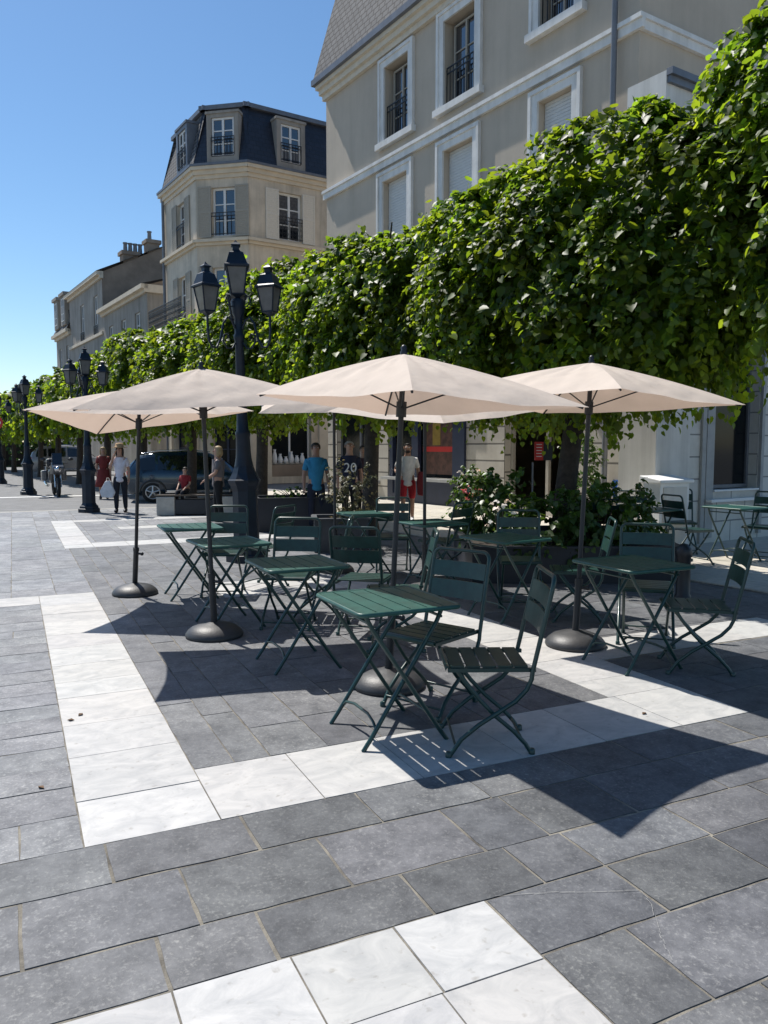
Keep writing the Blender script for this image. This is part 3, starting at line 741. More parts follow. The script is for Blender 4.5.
PAR = [((1.16, 8.82), (1.19, 8.32, 2.19), [(.1, 8.34, 1.955), (.86, 9.38, 1.745), (2.36, 8.26, 1.985), (1.57, 7.2, 1.905)], 'far left parasol, partly hidden behind the wide one in front of it'),
 ((1.50, 6.55), (1.43, 6.55, 2.245), [(.38, 6.12, 1.87), (.60, 7.41, 1.935), (2.54, 6.98, 2.02), (2.25, 5.69, 1.945)], 'wide parasol left of centre, its dome base behind the long shadow on the slate'),
 ((2.23, 4.65), (2.33, 4.63, 2.205), [(1.83, 3.54, 1.885), (1.55, 5.38, 1.965), (2.73, 5.76, 1.86), (3.17, 3.80, 1.84)], 'largest front parasol in the centre, standing right behind the nearest table'),
 ((4.07, 4.99), (4.2, 5.02, 2.27), [(3.6, 4.0, 1.98), (3.3, 5.98, 2.05), (4.59, 6.18, 1.92), (4.98, 4.2, 1.915)], 'right-hand parasol with its grey base on the white paving strip'),
 ((4.03, 7.5), (4.03, 7.5, 2.26), [(3.63, 6.39, 1.82), (3.23, 8.35, 2.0), (4.53, 8.61, 1.95), (4.93, 6.65, 1.97)], 'parasol behind the central one, striped by leaf shadows, low corner seen from below'),
 ((3.72, 9.35), (3.72, 9.37, 2.44), [(2.60, 8.93, 1.99), (2.9, 10.21, 2.24), (4.84, 9.78, 2.26), (4.55, 8.49, 2.06)], 'farthest parasol, a pale tilted sliver between the left and central ones')]
for i, (b, a, cs, lab) in enumerate(PAR):
    bw_ = gw(*b); parasol((bw_.x, bw_.y), gw(*a), G4(cs), lab, 20+i)

# ------------------------------------------------------------------ lamp posts
def lantern(parent, p, s=1.0, rz=0.):
    """p = bottom of the lantern; four-sided tapering lantern"""
    p = Vector(p); f = MB(); q = math.pi/4 + rz
    r0, r1, h = .115*s, .185*s, .36*s
    f.lathe([(.03*s, -.06*s), (.06*s, -.03*s), (r0*1.05, -.01*s), (r0*1.05, .012*s)], 4, p, smooth=False, rot=q)
    for k in range(4):
        a = q + k*math.pi/2; d = Vector((math.cos(a), math.sin(a), 0))
        f.tube([p + d*r0, p + d*r1 + UP*h], .011*s, 5)
    for rr, z in ((r0, .0), (r1, h)):
        ring = [p + Vector((math.cos(q+k*math.pi/2), math.sin(q+k*math.pi/2), 0))*rr + UP*z for k in range(4)]
        for k in range(4): f.tube([ring[k], ring[(k+1) % 4]], .011*s, 5)
    o = f.build('lantern', M_LAMP, parent)
    gl = MB(); gl.lathe([(r0*.97, .004*s), (r1*.97, h)], 4, p, smooth=False, rot=q); gl.build('glass', M_LGLASS, o)
    rf = MB()
    rf.lathe([(r1*1.22, h-.005*s), (r1*1.24, h+.02*s), (r1*1.02, h+.045*s), (r1*.74, h+.17*s), (r1*.70, h+.19*s), (r1*.42, h+.215*s), (r1*.33, h+.235*s), (r1*.33, h+.28*s), (r1*.46, h+.29*s), (r1*.46, h+.305*s), (r1*.2, h+.335*s), (.001, h+.375*s)], 4, p, smooth=False, rot=q)
    rf.build('lantern_roof', M_LAMP, o)
    return o
def make_lamp():
    t = empty('lamp_post')
    pd = MB()
    pd.lathe([(.30, -.04), (.30, .10), (.26, .12), (.255, .17), (.215, .20), (.195, .24), (.185, .26), (.175, 1.02), (.185, 1.06), (.20, 1.10), (.23, 1.15), (.235, 1.18), (.215, 1.20), (.17, 1.28), (.135, 1.38)], 8, smooth=False, rot=R(22.5))
    pd.build('pedestal', M_LAMP, t)
    sh = MB()
    sh.lathe([(.135, 1.38), (.122, 1.44), (.112, 1.50), (.105, 1.58), (.098, 1.8), (.105, 1.83), (.105, 1.87), (.085, 1.9), (.075, 2.1), (.058, 3.15), (.075, 3.2), (.075, 3.25), (.058, 3.28), (.055, 3.5), (.08, 3.56), (.085, 3.62), (.10, 3.72), (.07, 3.76)], 16)
    sh.build('shaft', M_LAMP, t)
    cy_ = [R(-18), R(102), R(222)]
    for a in cy_:
        d = Vector((math.cos(a), math.sin(a), 0))
        ar = MB()
        def P(r, z): return d*(r*.88) + UP*(z+.04)
        ar.tube([P(.06, 3.30), P(.12, 3.42), P(.20, 3.45), P(.27, 3.36), P(.33, 3.14), P(.40, 3.02), P(.48, 3.02), P(.53, 3.10), P(.545, 3.25), P(.545, 3.46)], .017, 7)
        ar.tube([P(.07, 3.10), P(.13, 3.02), P(.22, 3.02), P(.28, 3.10), P(.27, 3.2), P(.21, 3.22), P(.18, 3.16)], .012, 6)
        ar.tube([P(.07, 3.62), P(.15, 3.60), P(.22, 3.66), P(.20, 3.74), P(.14, 3.74), P(.13, 3.69)], .010, 6)
        ar.build('arm', M_LAMP, t)
        lantern(t, P(.545, 3.50), .92, a)
    lantern(t, (0, 0, 3.82), 1.04, R(12))
    return t
LP0 = make_lamp()
LAMPS = [((-1.93, 11.0), 'tall navy lamp post nearest the camera, its lanterns high against the stone corner building'),
         ((-7.27, 19.3), 'navy lamp post left of the woman in the straw hat'),
         ((-12.15, 26.8), 'navy lamp post just left of the parked motorcycle'),
         ((-17.0, 34.8), 'farthest navy lamp post, cut off by the left edge')]
for i, ((x, y), lab) in enumerate(LAMPS):
    o = LP0 if i == 0 else copy_tree(LP0)
    o.scale = (1, 1, .965) if i == 0 else (.9, .9, .88)
    o.location = (x, y, 0); tag(o, lab, 'lamp post', 'navy lantern posts along the square')
    o.rotation_euler = (0, R(-1.3) if i == 0 else 0, R(0) if i == 0 else R(18*i))

# ------------------------------------------------------------------ facade helpers
class Facade:
    def __init__(s, O, e, n): s.O = Vector((O[0], O[1], 0)); s.e = Vector(e).normalized(); s.n = Vector(n).normalized()
    def p(s, u, z, d=0): return s.O + s.e*u + UP*z + s.n*d
    def fbox(s, mb, u0, u1, z0, z1, d0, d1, m=0):
        mb.obox(s.p(u0, z0, d0), s.e*(u1-u0), UP*(z1-z0), s.n*(d1-d0), m)
    def quad(s, mb, u0, u1, z0, z1, d=0, m=0):
        vs = [s.p(u0, z0, d), s.p(u1, z0, d), s.p(u1, z1, d), s.p(u0, z1, d)]; uv = [[(u0, z0), (u1, z0), (u1, z1), (u0, z1)]]
        if s.e.cross(UP).dot(s.n) < 0: vs = vs[::-1]; uv = [uv[0][::-1]]
        mb.add(vs, [(0, 1, 2, 3)], m, False, uv)
    def wall(s, mb, u0, u1, z0, z1, ops, depth=.3, m=0, mr=None):
        mr = m if mr is None else mr
        us = sorted({u0, u1} | {max(u0, min(u1, q)) for o in ops for q in o[:2]}); zs = sorted({z0, z1} | {max(z0, min(z1, q)) for o in ops for q in o[2:4]})
        for a, b in zip(us, us[1:]):
            for c, d in zip(zs, zs[1:]):
                mu, mz = (a+b)/2, (c+d)/2
                if any(o[0] < mu < o[1] and o[2] < mz < o[3] for o in ops): continue
                s.quad(mb, a, b, c, d, 0, m)
        for o in ops:
            a, b, c, d = o[:4]
            P = s.p
            for (q, r_) in (((a, c), (b, c)), ((b, c), (b, d)), ((b, d), (a, d)), ((a, d), (a, c))):
                vs = [P(q[0], q[1], 0), P(q[0], q[1], -depth), P(r_[0], r_[1], -depth), P(r_[0], r_[1], 0)]
                ex = math.hypot(q[0]-r_[0], q[1]-r_[1]); mb.add(vs, [(0, 1, 2, 3)], mr, False, [[(0, .1), (depth, .1), (depth, .1+ex), (0, .1+ex)]])
    def window(s, parent, u0, u1, z0, z1, depth=.22, cols=2, rows=3, fm=None, gm=None, fw=.06, label=None):
        f = MB(); d1 = -depth+.05; d0 = -depth-.01
        s.fbox(f, u0, u0+fw, z0, z1, d0, d1); s.fbox(f, u1-fw, u1, z0, z1, d0, d1)
        s.fbox(f, u0+fw, u1-fw, z0, z0+fw, d0, d1); s.fbox(f, u0+fw, u1-fw, z1-fw, z1, d0, d1)
        for k in range(1, cols):
            uc = u0 + (u1-u0)*k/cols; s.fbox(f, uc-fw*.6, uc+fw*.6, z0+fw, z1-fw, d0, d1+.01)
        for k in range(1, rows):
            zc = z0 + (z1-z0)*k/rows
            for c in range(cols):
                ua = u0+fw if c == 0 else u0+(u1-u0)*c/cols+fw*.6; ub = u1-fw if c == cols-1 else u0+(u1-u0)*(c+1)/cols-fw*.6
                s.fbox(f, ua, ub, zc-fw*.28, zc+fw*.28, d0+.01, d1-.01)
        o = f.build('window', fm or M_WFRAME, parent)
        if label: o['label'] = label
        pmb = MB(); s.fbox(pmb, u0+fw*.5, u1-fw*.5, z0+fw*.5, z1-fw*.5, -depth-.03, -depth+.012); pmb.build('pane', gm or M_GLASS, o)
        return o
    def railing(s, parent, u0, u1, z0, z1, d=.02, step=.11, fancy=False):
        r = MB()
        for z in (z0+.06, z1-.14, z1): s.fbox(r, u0, u1, z-.014, z+.014, d-.014, d+.014)
        n = max(3, int((u1-u0)/step))
        for k in range(n+1):
            u = u0 + (u1-u0)*k/n; s.fbox(r, u-.009, u+.009, z0, z1-.002, d-.009, d+.009)
        if fancy:
            for k in range(n):
                u = u0 + (u1-u0)*(k+.5)/n
                for zz in (.25, .5, .72):
                    c = s.p(u, z0+(z1-z0)*zz, d); pts = [c + s.e*(.04*math.cos(q))+UP*(.055*math.sin(q)) for q in [i*math.pi/4 for i in range(8)]]
                    r.tube(pts, .009, 4, closed=True)
        return r.build('railing', M_IRON, parent)
    def surround(s, parent, u0, u1, z0, z1, w=.3, sill=.12, m=None, head=None):
        t = MB(); h = head or w
        s.fbox(t, u0-w, u0, z0, z1+h, .002, .06); s.fbox(t, u1, u1+w, z0, z1+h, .002, .06); s.fbox(t, u0, u1, z1, z1+h, .002, .06)
        s.fbox(t, u0-w, u0-w+.09, z0, z1+h+.002, .06, .095); s.fbox(t, u1+w-.09, u1+w, z0, z1+h+.002, .06, .095); s.fbox(t, u0-w+.09, u1+w-.09, z1+h-.09, z1+h+.002, .06, .095)
        s.fbox(t, u0-w-.06, u1+w+.06, z0-sill, z0-.002, -.02, .16)
        return t.build('window_surround', m or M_TRIM, parent)
    def shutter(s, parent, u0, u1, z0, z1, m, d=.012):
        t = MB(); fw = .06
        s.fbox(t, u0, u1, z0, z1, d, d+.03)
        for a, b, c, e in ((u0, u0+fw, z0, z1), (u1-fw, u1, z0, z1), (u0+fw, u1-fw, z0, z0+fw), (u0+fw, u1-fw, z1-fw, z1), (u0+fw, u1-fw, (z0+z1)/2-.04, (z0+z1)/2+.04)): s.fbox(t, a, b, c, e, d+.03, d+.05)
        n = int((z1-z0)/.085)
        for k in range(n):
            z = z0 + (z1-z0)*(k+.5)/n; s.fbox(t, u0+fw, u1-fw, z-.022, z+.012, d+.03, d+.042)
        return t.build('shutter', m, parent)

# ------------------------------------------------------------------ building 1: tan stucco house on the right
K = Vector((5.14, 15.8, 0)); F1 = Facade(K, E1, -E2)
b1 = empty('stucco_house', F1.p(.28, 0)); tag(b1, 'tall tan stucco house with white window surrounds and grey slate mansard roof', 'house')
def att(o):                                   # meshes were laid out in world space; keep them there under their thing
    return o
U0, U1, ZE = .28, 12.9, 12.85
W3 = [(8.15, 9.37, 10.42, 12.5), (5.28, 6.54, 10.40, 12.55), (1.98, 3.05, 10.85, 12.6)]
W2 = [(8.20, 9.46, 7.3, 9.33), (5.32, 6.55, 7.3, 9.32), (2.0, 3.04, 7.3, 9.32)]
W1 = [(8.2, 9.4, 4.6, 6.5), (5.3, 6.5, 4.6, 6.5)]
class Sub:                                     # builds child meshes with coordinates relative to the thing's Empty
    pass
_mb_build = MB.build
def rel_build(s, name, mats, parent=None, loc=None, rz=0., bevel=0., bseg=2):
    o = _mb_build(s, name, mats, parent, loc, rz, bevel, bseg)
    if parent is not None and REL:
        off = Vector((0, 0, 0)); q = parent
        while q is not None: off += Vector(q.location); q = q.parent
        me = o.data; n = len(me.vertices); a = np.empty(n*3, np.float32); me.vertices.foreach_get('co', a)
        a = (a.reshape(-1, 3) - np.array(off, dtype=np.float32)).ravel(); me.vertices.foreach_set('co', a); me.update()
    return o
REL = True
MB.build = rel_build

w1 = MB()
OPS1 = W3 + W2 + W1
F1.wall(w1, U0, U1, 4.2, ZE, OPS1, .32)
SHOPS = [(4.1-2.45, 4.05, .25, 3.3), (5.6, 9.2, .75, 3.2), (9.75, 12.3, .6, 3.1)]
F1.wall(w1, U0, U1, 0, 4.0, SHOPS, .35, 1)
FS = Facade(F1.p(U0, 0), E2, -E1)               # right-hand side wall
FS.wall(w1, 0, 12, 0, ZE, [], .2)
FL = Facade(F1.p(U1, 0), E2, E1); FL.wall(w1, 0, 12, 0, ZE, [], .2)
FB = Facade(F1.p(U0, 0) + E2*12, E1, E2); FB.wall(w1, 0, U1-U0, 0, ZE, [], .2)
w1.build('wall', [M_STUCCO, M_ASHLAR], b1)
for i, (a, b, c, d) in enumerate(W3):
    F1.surround(b1, a, b, c, d, .27, .17)
    F1.window(b1, a+.12, b-.12, c, d-.1, .26, 2, 3, M_TRIM if False else M_SHUT, M_GLASS, .05)
    F1.railing(b1, a+.02, b-.02, c+.02, c+1.0, -.06, .13)
for (a, b, c, d) in W2 + W1:
    F1.surround(b1, a, b, c, d, .27, .17)
    m = MB(); n = 26
    for k in range(n): F1.fbox(m, a+.02, b-.02, c+(d-c)*k/n, c+(d-c)*(k+1)/n-.006, -.2, -.17)
    F1.fbox(m, a, b, c, d, -.22, -.2); m.build('roller_shutter', M_ROLL, b1)
for F_, a, b in ((F1, U0-.14, U1+.10), (FS, .003, 12)):
    bd = MB(); F_.fbox(bd, a, b, 9.70, 9.88, .002, .09); F_.fbox(bd, a, b, 9.881, 9.97, .002, .14); bd.build('string_course', M_TRIM, b1)
    bd = MB(); F_.fbox(bd, a, b, 4.002, 4.2, .002, .12); bd.build('string_course', M_TRIM, b1)
cn = MB()
for F_, a, b in ((F1, U0-.12, U1+.05), (FS, .003, 12)):
    F_.fbox(cn, a, b, 12.82, 12.98, .003, .12); F_.fbox(cn, a, b+.05, 12.98, 13.14, .003, .22); F_.fbox(cn, a, b+.1, 13.14, 13.26, .003, .32)
cn.build('cornice', M_CORN, b1)
gt = MB()
for F_, a, b in ((F1, U0-.44, U1+.22), (FS, .22, 12.3)):
    F_.fbox(gt, a, b, 13.262, 13.44, .12, .44)
gt.build('gutter', M_ZINC, b1)
rf = MB()                                         # mansard with slate courses (uv in metres)
def slope_quad(mb, F_, u0, u1, za, da, zb, db, iu0=0., iu1=0., m=0):
    vs = [F_.p(u0, za, da), F_.p(u1, za, da), F_.p(u1-iu1, zb, db), F_.p(u0+iu0, zb, db)]
    h = math.hypot(zb-za, db-da); uv = [(u0, 0), (u1, 0), (u1-iu1, h), (u0+iu0, h)]
    if F_.e.cross(UP).dot(F_.n) < 0: vs = vs[::-1]; uv = uv[::-1]
    mb.add(vs, [(0, 1, 2, 3)], m, False, [uv])
slope_quad(rf, F1, U0-.4, U1+.16, 13.42, .40, 17.3, -.5, .9, .75)
slope_quad(rf, FS, -.4, 12.4, 13.42, .40, 17.3, -.5, .9, .9)
slope_quad(rf, FL, -.4, 12.4, 13.42, .16, 17.3, -.59, .9, .9)
slope_quad(rf, FB, -.4, U1-U0+.16, 13.42, .40, 17.3, -.5, .9, .75)
rf.add([F1.p(U0+.5, 17.3, -.5), F1.p(U1-.59, 17.3, -.5), F1.p(U1-.59, 17.9, -6), F1.p(U0+.5, 17.9, -6), F1.p(U1-.59, 17.3, -11.5), F1.p(U0+.5, 17.3, -11.5)], [(0, 1, 2, 3), (3, 2, 4, 5), (1, 4, 2), (0, 3, 5)], 1)
rf.build('roof', [M_SLROOF, M_ZINC], b1)
for uc in (8.75, 5.9, 2.5):
    dm = MB(); F1.fbox(dm, uc-.75, uc+.75, 13.9, 16.3, -1.2, .12); F1.fbox(dm, uc-.85, uc+.85, 16.3, 16.45, -1.2, .25)
    o = dm.build('dormer', M_ZINC, b1); F1.window(o, uc-.55, uc+.55, 14.1, 16.1, -.13, 2, 3, M_WFRAME, M_GLASS)
dp = MB(); dp.tube([F1.p(.78, .05, .15), F1.p(.78, 12.7, .15), F1.p(.78, 13.3, .35)], .06, 10)
dp.build('downpipe', M_ZINC, b1)
ch = MB(); ch.obox(F1.p(12.95, 14, -1.8), E1*.55, E2*.8, UP*3.0); ch.obox(F1.p(12.9, 17.0, -1.75), E1*.65, E2*.9, UP*.15); ch.build('chimney', M_ZINC, b1)
# shop openings
dk = MB(); a, b, c, d = SHOPS[0]
F1.fbox(dk, a, b, 0, d, -2.2, -2.1); dk.build('doorway_back', M_DARK, b1)
fr = MB()
for u in (a, a+1.1, b-.1): F1.fbox(fr, u, u+.09, c, d, -.28, -.2)
F1.fbox(fr, a, b, d-.25, d, -.28, -.2); fr.build('door_frame', M_SHUT, b1)
a, b, c, d = SHOPS[1]
sf_ = MB()
for u in (a, a+.14, a+2.0, b-1.45, b-.32): F1.fbox(sf_, u, u+.16, c-.5, d, -.06, .06)
F1.fbox(sf_, a-.08, a+.42, .02, d+.05, .004, .07)
F1.fbox(sf_, a, b+.1, d-.3, d+.35, .003, .16); F1.fbox(sf_, a, b, .02, c-.05, -.08, .03)
o = sf_.build('shopfront', M_BLUEW, b1)
gl = MB(); F1.fbox(gl, a, b-1.5, c, d-.3, -.12, -.10); F1.fbox(gl, b-1.4, b, c, d-.3, -.12, -.10); gl.build('pane', M_SHOPGL, o)
sl_ = MB(); F1.fbox(sl_, a-.1, b+.15, c-.10, c-.02, .03, .18); sl_.build('sill', M_SILL, o)
po = MB(); F1.fbox(po, a+.6, a+1.95, c+.1, d-.4, -.098, -.090, 0); F1.fbox(po, a+1.15, a+1.5, c+.9, d-.55, -.090, -.086, 1); F1.fbox(po, a+.6, a+1.95, c+.72, c+.86, -.090, -.085, 2)
po.build('window_poster', [M_ORANGE, M_YEL, M_RED], o)
lo = Vector(F1.p(a+.95, d-.85, -.082)) - b1.location
REL = False
text_obj('lettering', '25', .34, M_WPAINT, b1, lo, F1.n); REL = True
a, b, c, d = SHOPS[2]
F1.window(b1, a, b, c, d, .2, 2, 1, M_ZINC, M_SHOPGL, .07)
sl_ = MB(); F1.fbox(sl_, a-.1, b+.1, c-.12, c-.01, .003, .18); sl_.build('sill', M_SILL, b1)

# ------------------------------------------------------------------ white annex with the window on the right
AC = Vector((4.21, 12.2, 0)); FA = Facade(AC, E2, -E1); FAF = Facade(AC, E1, -E2)
ax = empty('white_annex', AC); tag(ax, 'white rendered annex with dark shop window behind the right-hand tables', 'annex')
wa = MB()
AW = [(1.46, 2.73, .86, 3.3)]
FA.wall(wa, 0, .84, 0, 7.2, [], .2, 0)
FA.wall(wa, .84, 9, 0, 7.2, AW, .35, 1)
FAF.wall(wa, 0, .72, 0, 7.2, [], .2, 0)
FAL = Facade(FAF.p(.72, 0), E2, E1); FAL.wall(wa, 0, 9, 0, 7.2, [], .2, 0)
wa.add([FA.p(0, 7.2, 0), FA.p(9, 7.2, 0), FA.p(9, 7.2, -.72), FA.p(0, 7.2, -.72)], [(0, 1, 2, 3)])
wa.build('wall', [M_WALLW, M_ASHLARW], ax)
cp = MB(); FA.fbox(cp, .02, 9, 7.02, 7.12, .002, .06); FA.fbox(cp, -.0, 9.05, 7.121, 7.22, .002, .11); cp.build('coping', M_ZINC, ax)
FA.window(ax, 1.46, 2.73, .9, 3.3, .22, 1, 1, M_ZINC, M_SHOPGL, .06)
fm = MB(); FA.fbox(fm, 1.10, 1.2, 0, 3.5, .002, .05); FA.fbox(fm, 1.25, 1.45, .1, 3.4, -.1, .03); FA.fbox(fm, 2.74, 2.82, .1, 3.4, -.1, .06); fm.build('window_jamb', M_SILL, ax)
sl_ = MB(); FA.fbox(sl_, 1.2, 3.0, .70, .745, .07, .18); FA.fbox(sl_, 1.46, 2.73, .862, .89, -.1, .05); sl_.build('sill', M_WPAINT, ax)
# electric cabinet and small things on the wall
cb = empty('electric_cabinet', (4.31, 11.98, .018), math.atan2(E2.y, E2.x)*.85); tag(cb, 'white utility cabinet with sloping lid against the annex wall', 'cabinet')
REL = False
m = MB(); m.box((0, 0, .52), (.62, .34, 1.04)); m.build('body', M_WPAINT, cb, bevel=.008)
m = MB(); m.prism([(-.36, -.22, 1.04), (-.36, .2, 1.04), (-.36, .2, 1.15), (-.36, -.22, 1.09)], (.72, 0, 0)); m.build('lid', M_WPAINT, cb, bevel=.012)
m = MB(); m.box((.0, -.176, .55), (.5, .012, .86)); m.box((.19, -.186, .6), (.02, .015, .12)); m.build('door', M_WALLW, cb, bevel=.004)
pl = empty('accessibility_sign', F1.p(.55, 0, .02)); tag(pl, 'small blue wall sign with a white figure, left of the white cabinet', 'sign')
REL = True
m = MB(); F1.fbox(m, .36, .64, .55, .92, .02, .035); m.build('plate', M_BLUES, pl)
m = MB(); F1.fbox(m, .47, .52, .64, .80, .036, .042); m.ball(F1.p(.495, .85, .04), .028); F1.fbox(m, .42, .56, .62, .645, .036, .042); m.build('figure_mark', M_WPAINT, pl)
REL = False
# wall lamps / dark boxes on the stone piers
for u, z, lab in ((4.75, 3.05, 'dark square wall light high on the stone pier beside the shop window'), (1.25, 2.62, 'dark square box on the grooved wall behind the right parasol pole')):
    o = empty('wall_light', F1.p(u, z, .0)); tag(o, lab, 'wall light'); o.rotation_euler.z = math.atan2(E1.y, E1.x)
    m = MB(); m.box((0, -.0, 0), (.34, .16, .42)); m.box((0, 0, .23), (.38, .2, .04)); m.build('housing', M_POLE, o, bevel=.01)

# ------------------------------------------------------------------ building 2: stone corner house
REL = True
c0 = Vector((-7.98, 34.3, 0)); ch_d = Vector((.978, -.208, 0)).normalized(); c1 = c0 + ch_d*2.34
b2 = empty('corner_house', (c0+c1)/2); tag(b2, 'limestone corner house with chamfered corner and dark slate mansard', 'house')
n2 = Vector((ch_d.y, -ch_d.x, 0));
FC = Facade(c0, ch_d, n2); FR_ = Facade(c1, E2, -E1); FLf = Facade(c0, E1, -E2)
ZC = 12.86
wv2 = MB()
wc = [(.72, 1.76, 10.5, 12.5), (.72, 1.76, 6.9, 9.2)]; wr = [(1.42, 2.5, 10.5, 12.5), (5.6, 6.7, 10.5, 12.5), (1.42, 2.5, 6.9, 9.2), (5.6, 6.7, 6.9, 9.2)]; wl = [(1.4, 2.45, 10.5, 12.4), (1.4, 2.45, 6.9, 9.2)]
g2 = [(.95, 2.9, .3, 3.0), (5, 8, .3, 3.0)]
FC.wall(wv2, 0, 2.34, 0, ZC, wc + [(.6, 1.8, .1, 2.9)], .25); FR_.wall(wv2, 0, 12, 0, ZC, wr + g2, .25); FLf.wall(wv2, 0, 4.35, 0, ZC, wl + [(1, 3.4, .2, 2.9)], .25)
FE = Facade(FLf.p(4.35, 0), E2, E1); FE.wall(wv2, 0, 12, 0, ZC, [], .2)
wv2.build('wall', M_STONE, b2)
for F_, ws in ((FC, wc), (FR_, wr), (FLf, wl)):
    for (a, b, c, d) in ws:
        F_.window(b2, a, b, c, d, .2, 2, 3, M_WFRAME, M_GLASS, .085)
        F_.railing(b2, a-.02, b+.02, c+.02, c+.95, .05, .16, fancy=(c > 10 and F_ is FR_))
        if c > 10 or F_ is not FR_:
            sw_ = .60; mm = M_SHUT if F_ is not FR_ else M_SHUTW
            F_.shutter(b2, a-sw_-.03, a-.03, c-.05, d+.05, mm); F_.shutter(b2, b+.03, b+sw_+.03, c-.05, d+.05, mm)
cn = MB(); gt = MB(); rf = MB()
for F_, L_ in ((FC, 2.34), (FR_, 12), (FLf, 4.35)):
    ld = MB(); F_.fbox(ld, -.02, L_+.02, 10.12, 10.24, .002, .10); F_.fbox(ld, -.08, L_+.08, 10.24, 10.36, .002, .22); ld.build('ledge', M_STONEL, b2)
    ld = MB(); F_.fbox(ld, -.02, L_+.02, 4.0, 4.25, .002, .14); ld.build('ledge', M_STONEL, b2)
    F_.fbox(cn, -.03, L_+.03, 12.86, 13.02, .003, .07); F_.fbox(cn, -.06, L_+.06, 13.02, 13.2, .003, .15); F_.fbox(cn, -.1, L_+.1, 13.2, 13.34, .003, .26)
    F_.fbox(gt, -.12, L_+.12, 13.342, 13.44, .06, .30)
cn.build('cornice', M_STONEL, b2); gt.build('gutter', M_ZINC, b2)
i_ = .25
slope_quad(rf, FC, -.05, 2.39, 13.44, .12, 15.95, -.55, .18, .18); slope_quad(rf, FR_, -.05, 12, 13.44, .12, 15.95, -.55, .05, 0); slope_quad(rf, FLf, -.05, 4.35, 13.44, .12, 15.95, -.55, .05, .3, 1)  # left slope lighter: its sunlit gloss is put into the slate colour
slope_quad(rf, FE, -.1, 12, 13.44, .1, 15.95, -.6, .5, 0, 1)
ttop = [FC.p(.1, 15.95, -.5), FC.p(2.24, 15.95, -.5), FR_.p(12, 15.95, -.5), FR_.p(12, 16.2, -6), FLf.p(4.2, 16.2, -6), FLf.p(4.2, 15.95, -.5)]
rf.add(ttop, [(0, 1, 2, 3, 4, 5)], 2)
rf.build('roof', [M_SLDARK, M_SLROOF, M_ZINC], b2)
fl = MB()
for F_, L_ in ((FC, 2.3), (FR_, 12), (FLf, 4.2)): F_.fbox(fl, 0.02, L_, 15.85, 16.03, -.62, -.36)
fl.build('roof_flashing', M_ZINC, b2)
for F_, (a, b) in ((FC, (.78, 1.80)), (FR_, (1.5, 2.45)), (FR_, (5.7, 6.65)), (FLf, (.9, 1.9))):
    dm = MB(); F_.fbox(dm, a-.2, a, 13.46, 15.45, -.6, .10); F_.fbox(dm, b, b+.2, 13.46, 15.45, -.6, .10); F_.fbox(dm, a, b, 15.3, 15.45, -.6, .10); F_.fbox(dm, a, b, 13.46, 13.72, -.6, .10); F_.fbox(dm, a-.24, b+.24, 15.452, 15.55, -.6, .15)
    F_.fbox(dm, a, b, 13.72, 15.3, -.6, -.2)
    o = dm.build('dormer', M_RENDER if F_ is not FLf else M_ZINC, b2); F_.window(o, a+.01, b-.01, 13.72, 15.3, .02, 2, 3, M_WFRAME, M_GLASS, .08); F_.railing(o, a, b, 13.76, 14.5, .12, .13)
dp = MB(); dp.tube([FLf.p(4.2, .1, .1), FLf.p(4.2, 13.2, .1)], .07, 8); dp.build('downpipe', M_ZINC, b2)
bal = MB(); FLf.fbox(bal, -.3, 4.3, 6.75, 6.9, .003, .9); bal.build('balcony', M_STONEL, b2)
FLf.railing(b2, -.3, 4.3, 6.9, 7.9, .85, .12, True)
# ground floor shop fittings
a, b, c, d = g2[0]
o = FR_.window(b2, a, b, c+.55, d, .3, 2, 1, M_WFRAME, M_SHOPGL, .07, None)
st = MB(); FR_.fbox(st, a, b, .0, .82, -.28, -.05); st.build('stall_riser', M_BROWN, b2)
for F_, u in ((FR_, .45), (FR_, 3.25), (FR_, 4.5), (FLf, .2), (FLf, 3.6)):
    pil = MB(); F_.fbox(pil, u, u+.45, 0, 3.9, .003, .12); pil.build('pilaster', M_STONEL, b2)
for F_, q in ((FC, (.6, 1.8, .1, 2.9)), (FR_, g2[1]), (FLf, (1, 3.4, .2, 2.9))): F_.window(b2, *q, .22, 2, 2, M_BLUEW, M_SHOPGL, .09)
REL = False
# goods in that shop window
gd = np.random.default_rng(3)
for k in range(6):
    p = FR_.p(1.15+.27*k, .88, -.14); h = [.62, .42, .3, .52, .35, .45][k]
    o = empty('white_vase', p); tag(o, 'white pottery standing in the corner shop window', 'vase', 'white pottery in the shop window')
    m = MB(); m.lathe([(.06, 0), (.10, .05), (.12, h*.35), (.08, h*.7), (.05, h*.85), (.07, h), (.05, h)], 14); m.build('body', M_WPAINT, o)
REL = True
